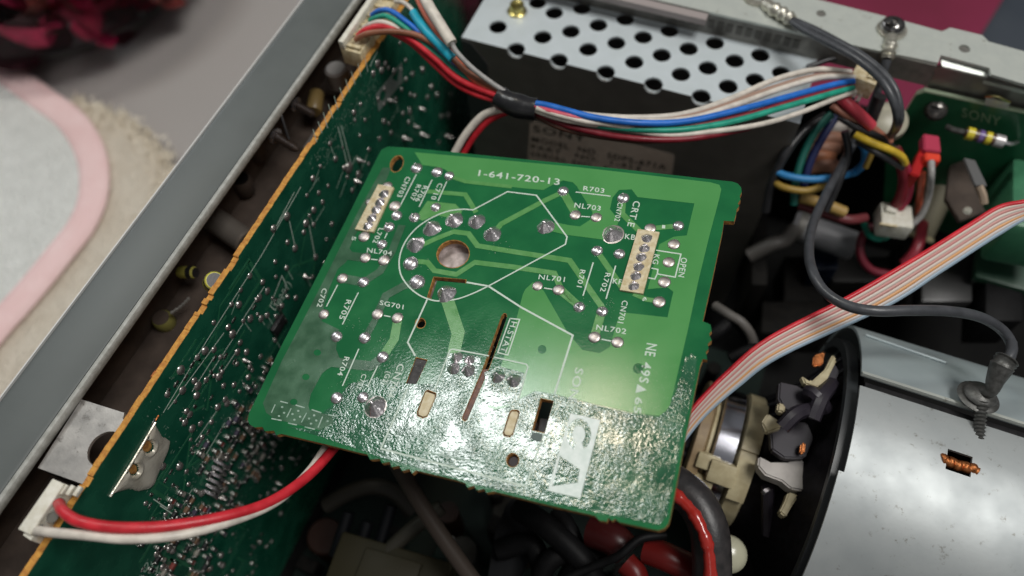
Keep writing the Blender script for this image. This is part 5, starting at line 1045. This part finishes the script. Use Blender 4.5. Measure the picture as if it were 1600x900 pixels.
a, b_ = Z(1238,350,-8.5), Z(1335,385,-8.5); lathe('body', [(0, 0), (.55, 0), (.6, .1), (.6, (b_ - a).length - .1), (.55, (b_ - a).length), (0, (b_ - a).length)], a, b_ - a, mat('dim_pale_grey', (0.24, 0.24, 0.25), .4), fu, 22)
lathe('end_ring', [(.62, .2), (.66, .2), (.66, .5), (.62, .5)], a, b_ - a, M_railf, fu, 22)
wire('grey_hose', 'dim grey hose entering from under the green board towards the pale tube', [(1170,400,-8.5),(1205,382,-8),(1225,376,-8),(1240,360,-8.2)], .3, mat('dim_hose', (0.07, 0.064, 0.058), .5), cat='hose')
for i, (x0, y0, x1, y1, z, h, m) in enumerate(((1175,300,1200,440,-9,3,M_dark),(1225,400,1290,470,-11,2,M_dark),(1300,400,1400,440,-11,1.5,mat('dim_bar', (0.022, 0.021, 0.020), .4)),(1440,400,1520,470,-8.5,1.0,mat('grey_flat_bar', (0.05, 0.05, 0.05), .4, .4)),(1540,420,1600,500,-8,2,M_deep),(1270,365,1310,420,-9.6,1.5,mat('dim_navy', (0.008, 0.015, 0.035), .4)),(1400,380,1440,440,-10.5,2,M_dark),(1190,470,1300,520,-11,2,M_dark))):
    c = Z((x0 + x1) / 2, (y0 + y1) / 2, z); dx = (Z(x1, (y0 + y1) / 2, z) - c); dy = (Z((x0 + x1) / 2, y0, z) - c)
    q = tag(box('component_block', c - Vector((0, 0, h / 2)), dx, dy, Vector((0, 0, h / 2)), m, None, .1), ['tall brown block just right of the green board', 'dark block inside the loop of the thin black cable', 'dim grey bar under the pale tube', 'grey flat bar just below the ribbon cable', 'black block at the right edge above the steel shield', 'dim navy block beside the pale tube', 'brown block behind the foot of the cream capacitor', 'dark block left of where the ribbon cable is crossed'][i], 'component', 'dim blocks in the right of the interior')
# a few cables crossing the dark interior
# ================================================================ outside the set
struct(prism('dark_mat', [[Vector((-9, 17.6, -15.98)), Vector((60, 17.6, -15.98)), Vector((60, 110, -15.98)), Vector((-9, 110, -15.98))]], (0, 0, .06), mat('slate_mat', (0.035, 0.045, 0.06), .6, 0, (0.045, 0.055, 0.07), .2)))
a_, b2 = Z(1566,0,-15.8), Z(1510,90,-15.8); sl = (a_.x - b2.x) / (a_.y - b2.y)
cw_ = [Vector((-8, 25.5, -15.9)), Vector((b2.x + sl * (25.5 - b2.y), 25.5, -15.9)), Vector((b2.x + sl * (70 - b2.y), 70, -15.9)), Vector((-8, 70, -15.9))]
tag(prism('crimson_cloth', [cw_], (0, 0, .25), mat('crimson_felt', (0.155, 0.008, 0.035), .8, 0, (0.20, 0.012, 0.05), .15, .3, 3)), 'flat crimson cloth seen over and under the rear rail', 'cloth')
# towel and pink-edged cloth
def on_t(pts, z=-15.6): return [Z(x, y, z) for x, y in pts]
M_tow = mat('beige_towel', (0.66, 0.58, 0.47), .9, 0, (0.74, 0.67, 0.56), .8, 1.0, 5, bdist=.35, contrast=(.3, .7))
edge = [Vector((p.x, p.y, 0)) for p in smooth_path(on_t([(120,170),(140,178),(165,186),(190,198),(222,216),(245,240),(258,262),(262,300),(240,350),(200,420),(140,520),(60,640),(-60,760),(-300,700),(-200,300),(0,150)]), 6)]
r7 = random.Random(4)
tow = bmesh.new(); lo_ = [Vector((p.x + r7.uniform(-.18, .18), p.y + r7.uniform(-.18, .18), -15.98)) for p in edge]
prism_bm(tow, [lo_], (0, 0, .7)); tw = from_bm('beige_towel', tow, M_tow); tag(tw, 'fluffy beige towel under the pink-edged cloth on the grey table', 'towel')
bm = bmesh.new()
for i, p in enumerate(edge + [edge[k].lerp(edge[k + 1], .5) for k in range(len(edge) - 1)]):
    for _ in range(14):
        c = Vector((p.x, p.y, -15.35)) + Vector((r7.gauss(0, .35), r7.gauss(0, .35), r7.uniform(-.2, .12))); d = Vector((r7.gauss(0, 1), r7.gauss(0, 1), r7.uniform(.2, 1.0))).normalized() * .5; s = d.orthogonal().normalized() * .09
        bm.faces.new([bm.verts.new(c + s), bm.verts.new(c - s), bm.verts.new(c + d)])
o = from_bm('towel_pile', bm, mat('towel_fibre', (0.85, 0.78, 0.66), .95), tw); o['kind'] = 'stuff'
pk = thing('pink_edged_cloth', 'white terry cloth with a wide pink binding lying on the beige towel', 'cloth', Z(0,330,-15.2))
mid = smooth_path(on_t([(-160,60),(-60,72),(0,108),(60,150),(112,190),(142,242),(146,300),(128,350),(90,400),(45,455),(0,505),(-60,570),(-160,640),(-400,560),(-420,200)], -15.0), 6)
inner_ = [p.copy() for p in mid]
bm = bmesh.new(); prism_bm(bm, [[Vector((p.x, p.y, -15.22)) for p in inner_]], (0, 0, .26)); from_bm('terry', bm, mat('white_terry', (0.86, 0.87, 0.83), .95, 0, (0.93, 0.94, 0.90), 1.2, 1.0, 6, bdist=.4), pk)
bm = bmesh.new(); n = len(mid); ringsv = []
for i, p in enumerate(mid):
    d = (mid[(i + 1) % n] - mid[i - 1]).normalized(); s = Vector((0, 0, 1)).cross(d)
    ringsv.append([bm.verts.new(Vector((p.x, p.y, -15.05)) + s * math.cos(a) * .82 + Vector((0, 0, math.sin(a) * .33 + (.05 * math.cos(a * 2))))) for a in [2 * math.pi * k / 12 for k in range(12)]])
for i in range(n - 1):
    for k in range(12): bm.faces.new((ringsv[i][k], ringsv[i][(k + 1) % 12], ringsv[i + 1][(k + 1) % 12], ringsv[i + 1][k]))
from_bm('binding', bm, mat('pink_binding', (0.82, 0.57, 0.56), .8, 0, (0.86, 0.63, 0.62), .7, .5, 4, bdist=.1), pk, True)
0 and tube('stitched_seam', [Vector((p.x * .985, p.y * .985, -14.72)) for p in mid], .05, mat('pink_thread', (0.55, 0.30, 0.32), .8), pk, 6, 1)
# glass bowl with dried petals
BC = Vector((-39.4, 20.3, -15.97))
gl = bpy.data.materials.new('clear_glass'); gl.use_nodes = True; bsd = gl.node_tree.nodes['Principled BSDF']
bsd.inputs['Base Color'].default_value = (0.96, 0.97, 0.98, 1); bsd.inputs['Roughness'].default_value = 0.02; bsd.inputs['Transmission Weight'].default_value = 1; bsd.inputs['IOR'].default_value = 1.13
bowl = lathe('glass_bowl', [(0, 0), (5.5, 0), (8.2, 1.3), (10.4, 3.6), (10.2, 6.2), (9.2, 8.6), (9.1, 8.6), (10.11, 6.18), (10.31, 3.62), (8.13, 1.4), (5.45, .12), (0, .12)], BC, (0, 0, 1), gl, None, 48)
tag(bowl, 'clear glass bowl of dried crimson petals at the top left', 'bowl')
M_pet = [mat('petal_%s' % n, c, .6, 0, c2, 2, .5, 4, bdist=.1) for n, c, c2 in (('crimson', (.34, .010, .045), (.18, .005, .025)), ('dark', (.05, .006, .012), (.02, .004, .006)), ('rust', (.16, .02, .014), (.08, .01, .008)), ('magenta', (.60, .016, .10), (.32, .008, .05)))]
P_pet = []
for m in M_pet:
    bm = bmesh.new(); vs = {}
    for i in range(5):
        for j in range(5):
            u, v = i / 2 - 1, j / 2 - 1; w = 1 - .35 * v * v
            vs[i, j] = bm.verts.new((u * w, v, .45 * u * u + .25 * v * v + .1 * math.sin(3 * u + 2 * v)))
    for i in range(4):
        for j in range(4): bm.faces.new((vs[i, j], vs[i + 1, j], vs[i + 1, j + 1], vs[i, j + 1]))
    P_pet.append(proto('petal', bm, m))
from mathutils import Euler
r8 = random.Random(12); labs = ['crimson dried petal in the glass bowl', 'near-black dried petal in the glass bowl', 'rust-coloured dried petal in the glass bowl', 'bright magenta dried petal in the glass bowl']
for i in range(230):
    a = r8.uniform(-2.3, 1.0); zz = r8.uniform(1.1, 6.2) if r8.random() < .75 else r8.uniform(4.8, 6.6); rm = 9.0 if zz > 2.4 else 6.3
    rr_ = rm * (r8.random() ** (.25 if zz < 4.8 else .6)); k = r8.choices(range(4), (8, 3, 2, 3))[0]
    o = inst('dried_petal', P_pet[k], Matrix.Translation(BC + Vector((math.cos(a) * rr_, math.sin(a) * rr_, zz))) @ Euler((r8.uniform(-1.2, 1.2), r8.uniform(-1.2, 1.2), r8.uniform(0, 6.28))).to_matrix().to_4x4() @ Matrix.Scale(r8.uniform(1.0, 1.7), 4))
    tag(o, labs[k], 'petal', 'dried petals in the glass bowl: ' + ['crimson', 'near-black', 'rust', 'magenta'][k])

# deep parts: interior shade put into their colours, gloss cut down
for n_ in ('olive_core', 'core_tape', 'cap_dim', 'cap_brown', 'cap_green', 'dim_olive_sheath', 'dim_tan_sheath', 'slate_plastic', 'slate_sheet', 'deep_black', 'dim_bar', 'dim_navy', 'shade_black', 'shaded_chassis', 'shadowy_board', 'brown_grey_sheath', 'dim_red', 'mid_red', 'yoke_plastic'):
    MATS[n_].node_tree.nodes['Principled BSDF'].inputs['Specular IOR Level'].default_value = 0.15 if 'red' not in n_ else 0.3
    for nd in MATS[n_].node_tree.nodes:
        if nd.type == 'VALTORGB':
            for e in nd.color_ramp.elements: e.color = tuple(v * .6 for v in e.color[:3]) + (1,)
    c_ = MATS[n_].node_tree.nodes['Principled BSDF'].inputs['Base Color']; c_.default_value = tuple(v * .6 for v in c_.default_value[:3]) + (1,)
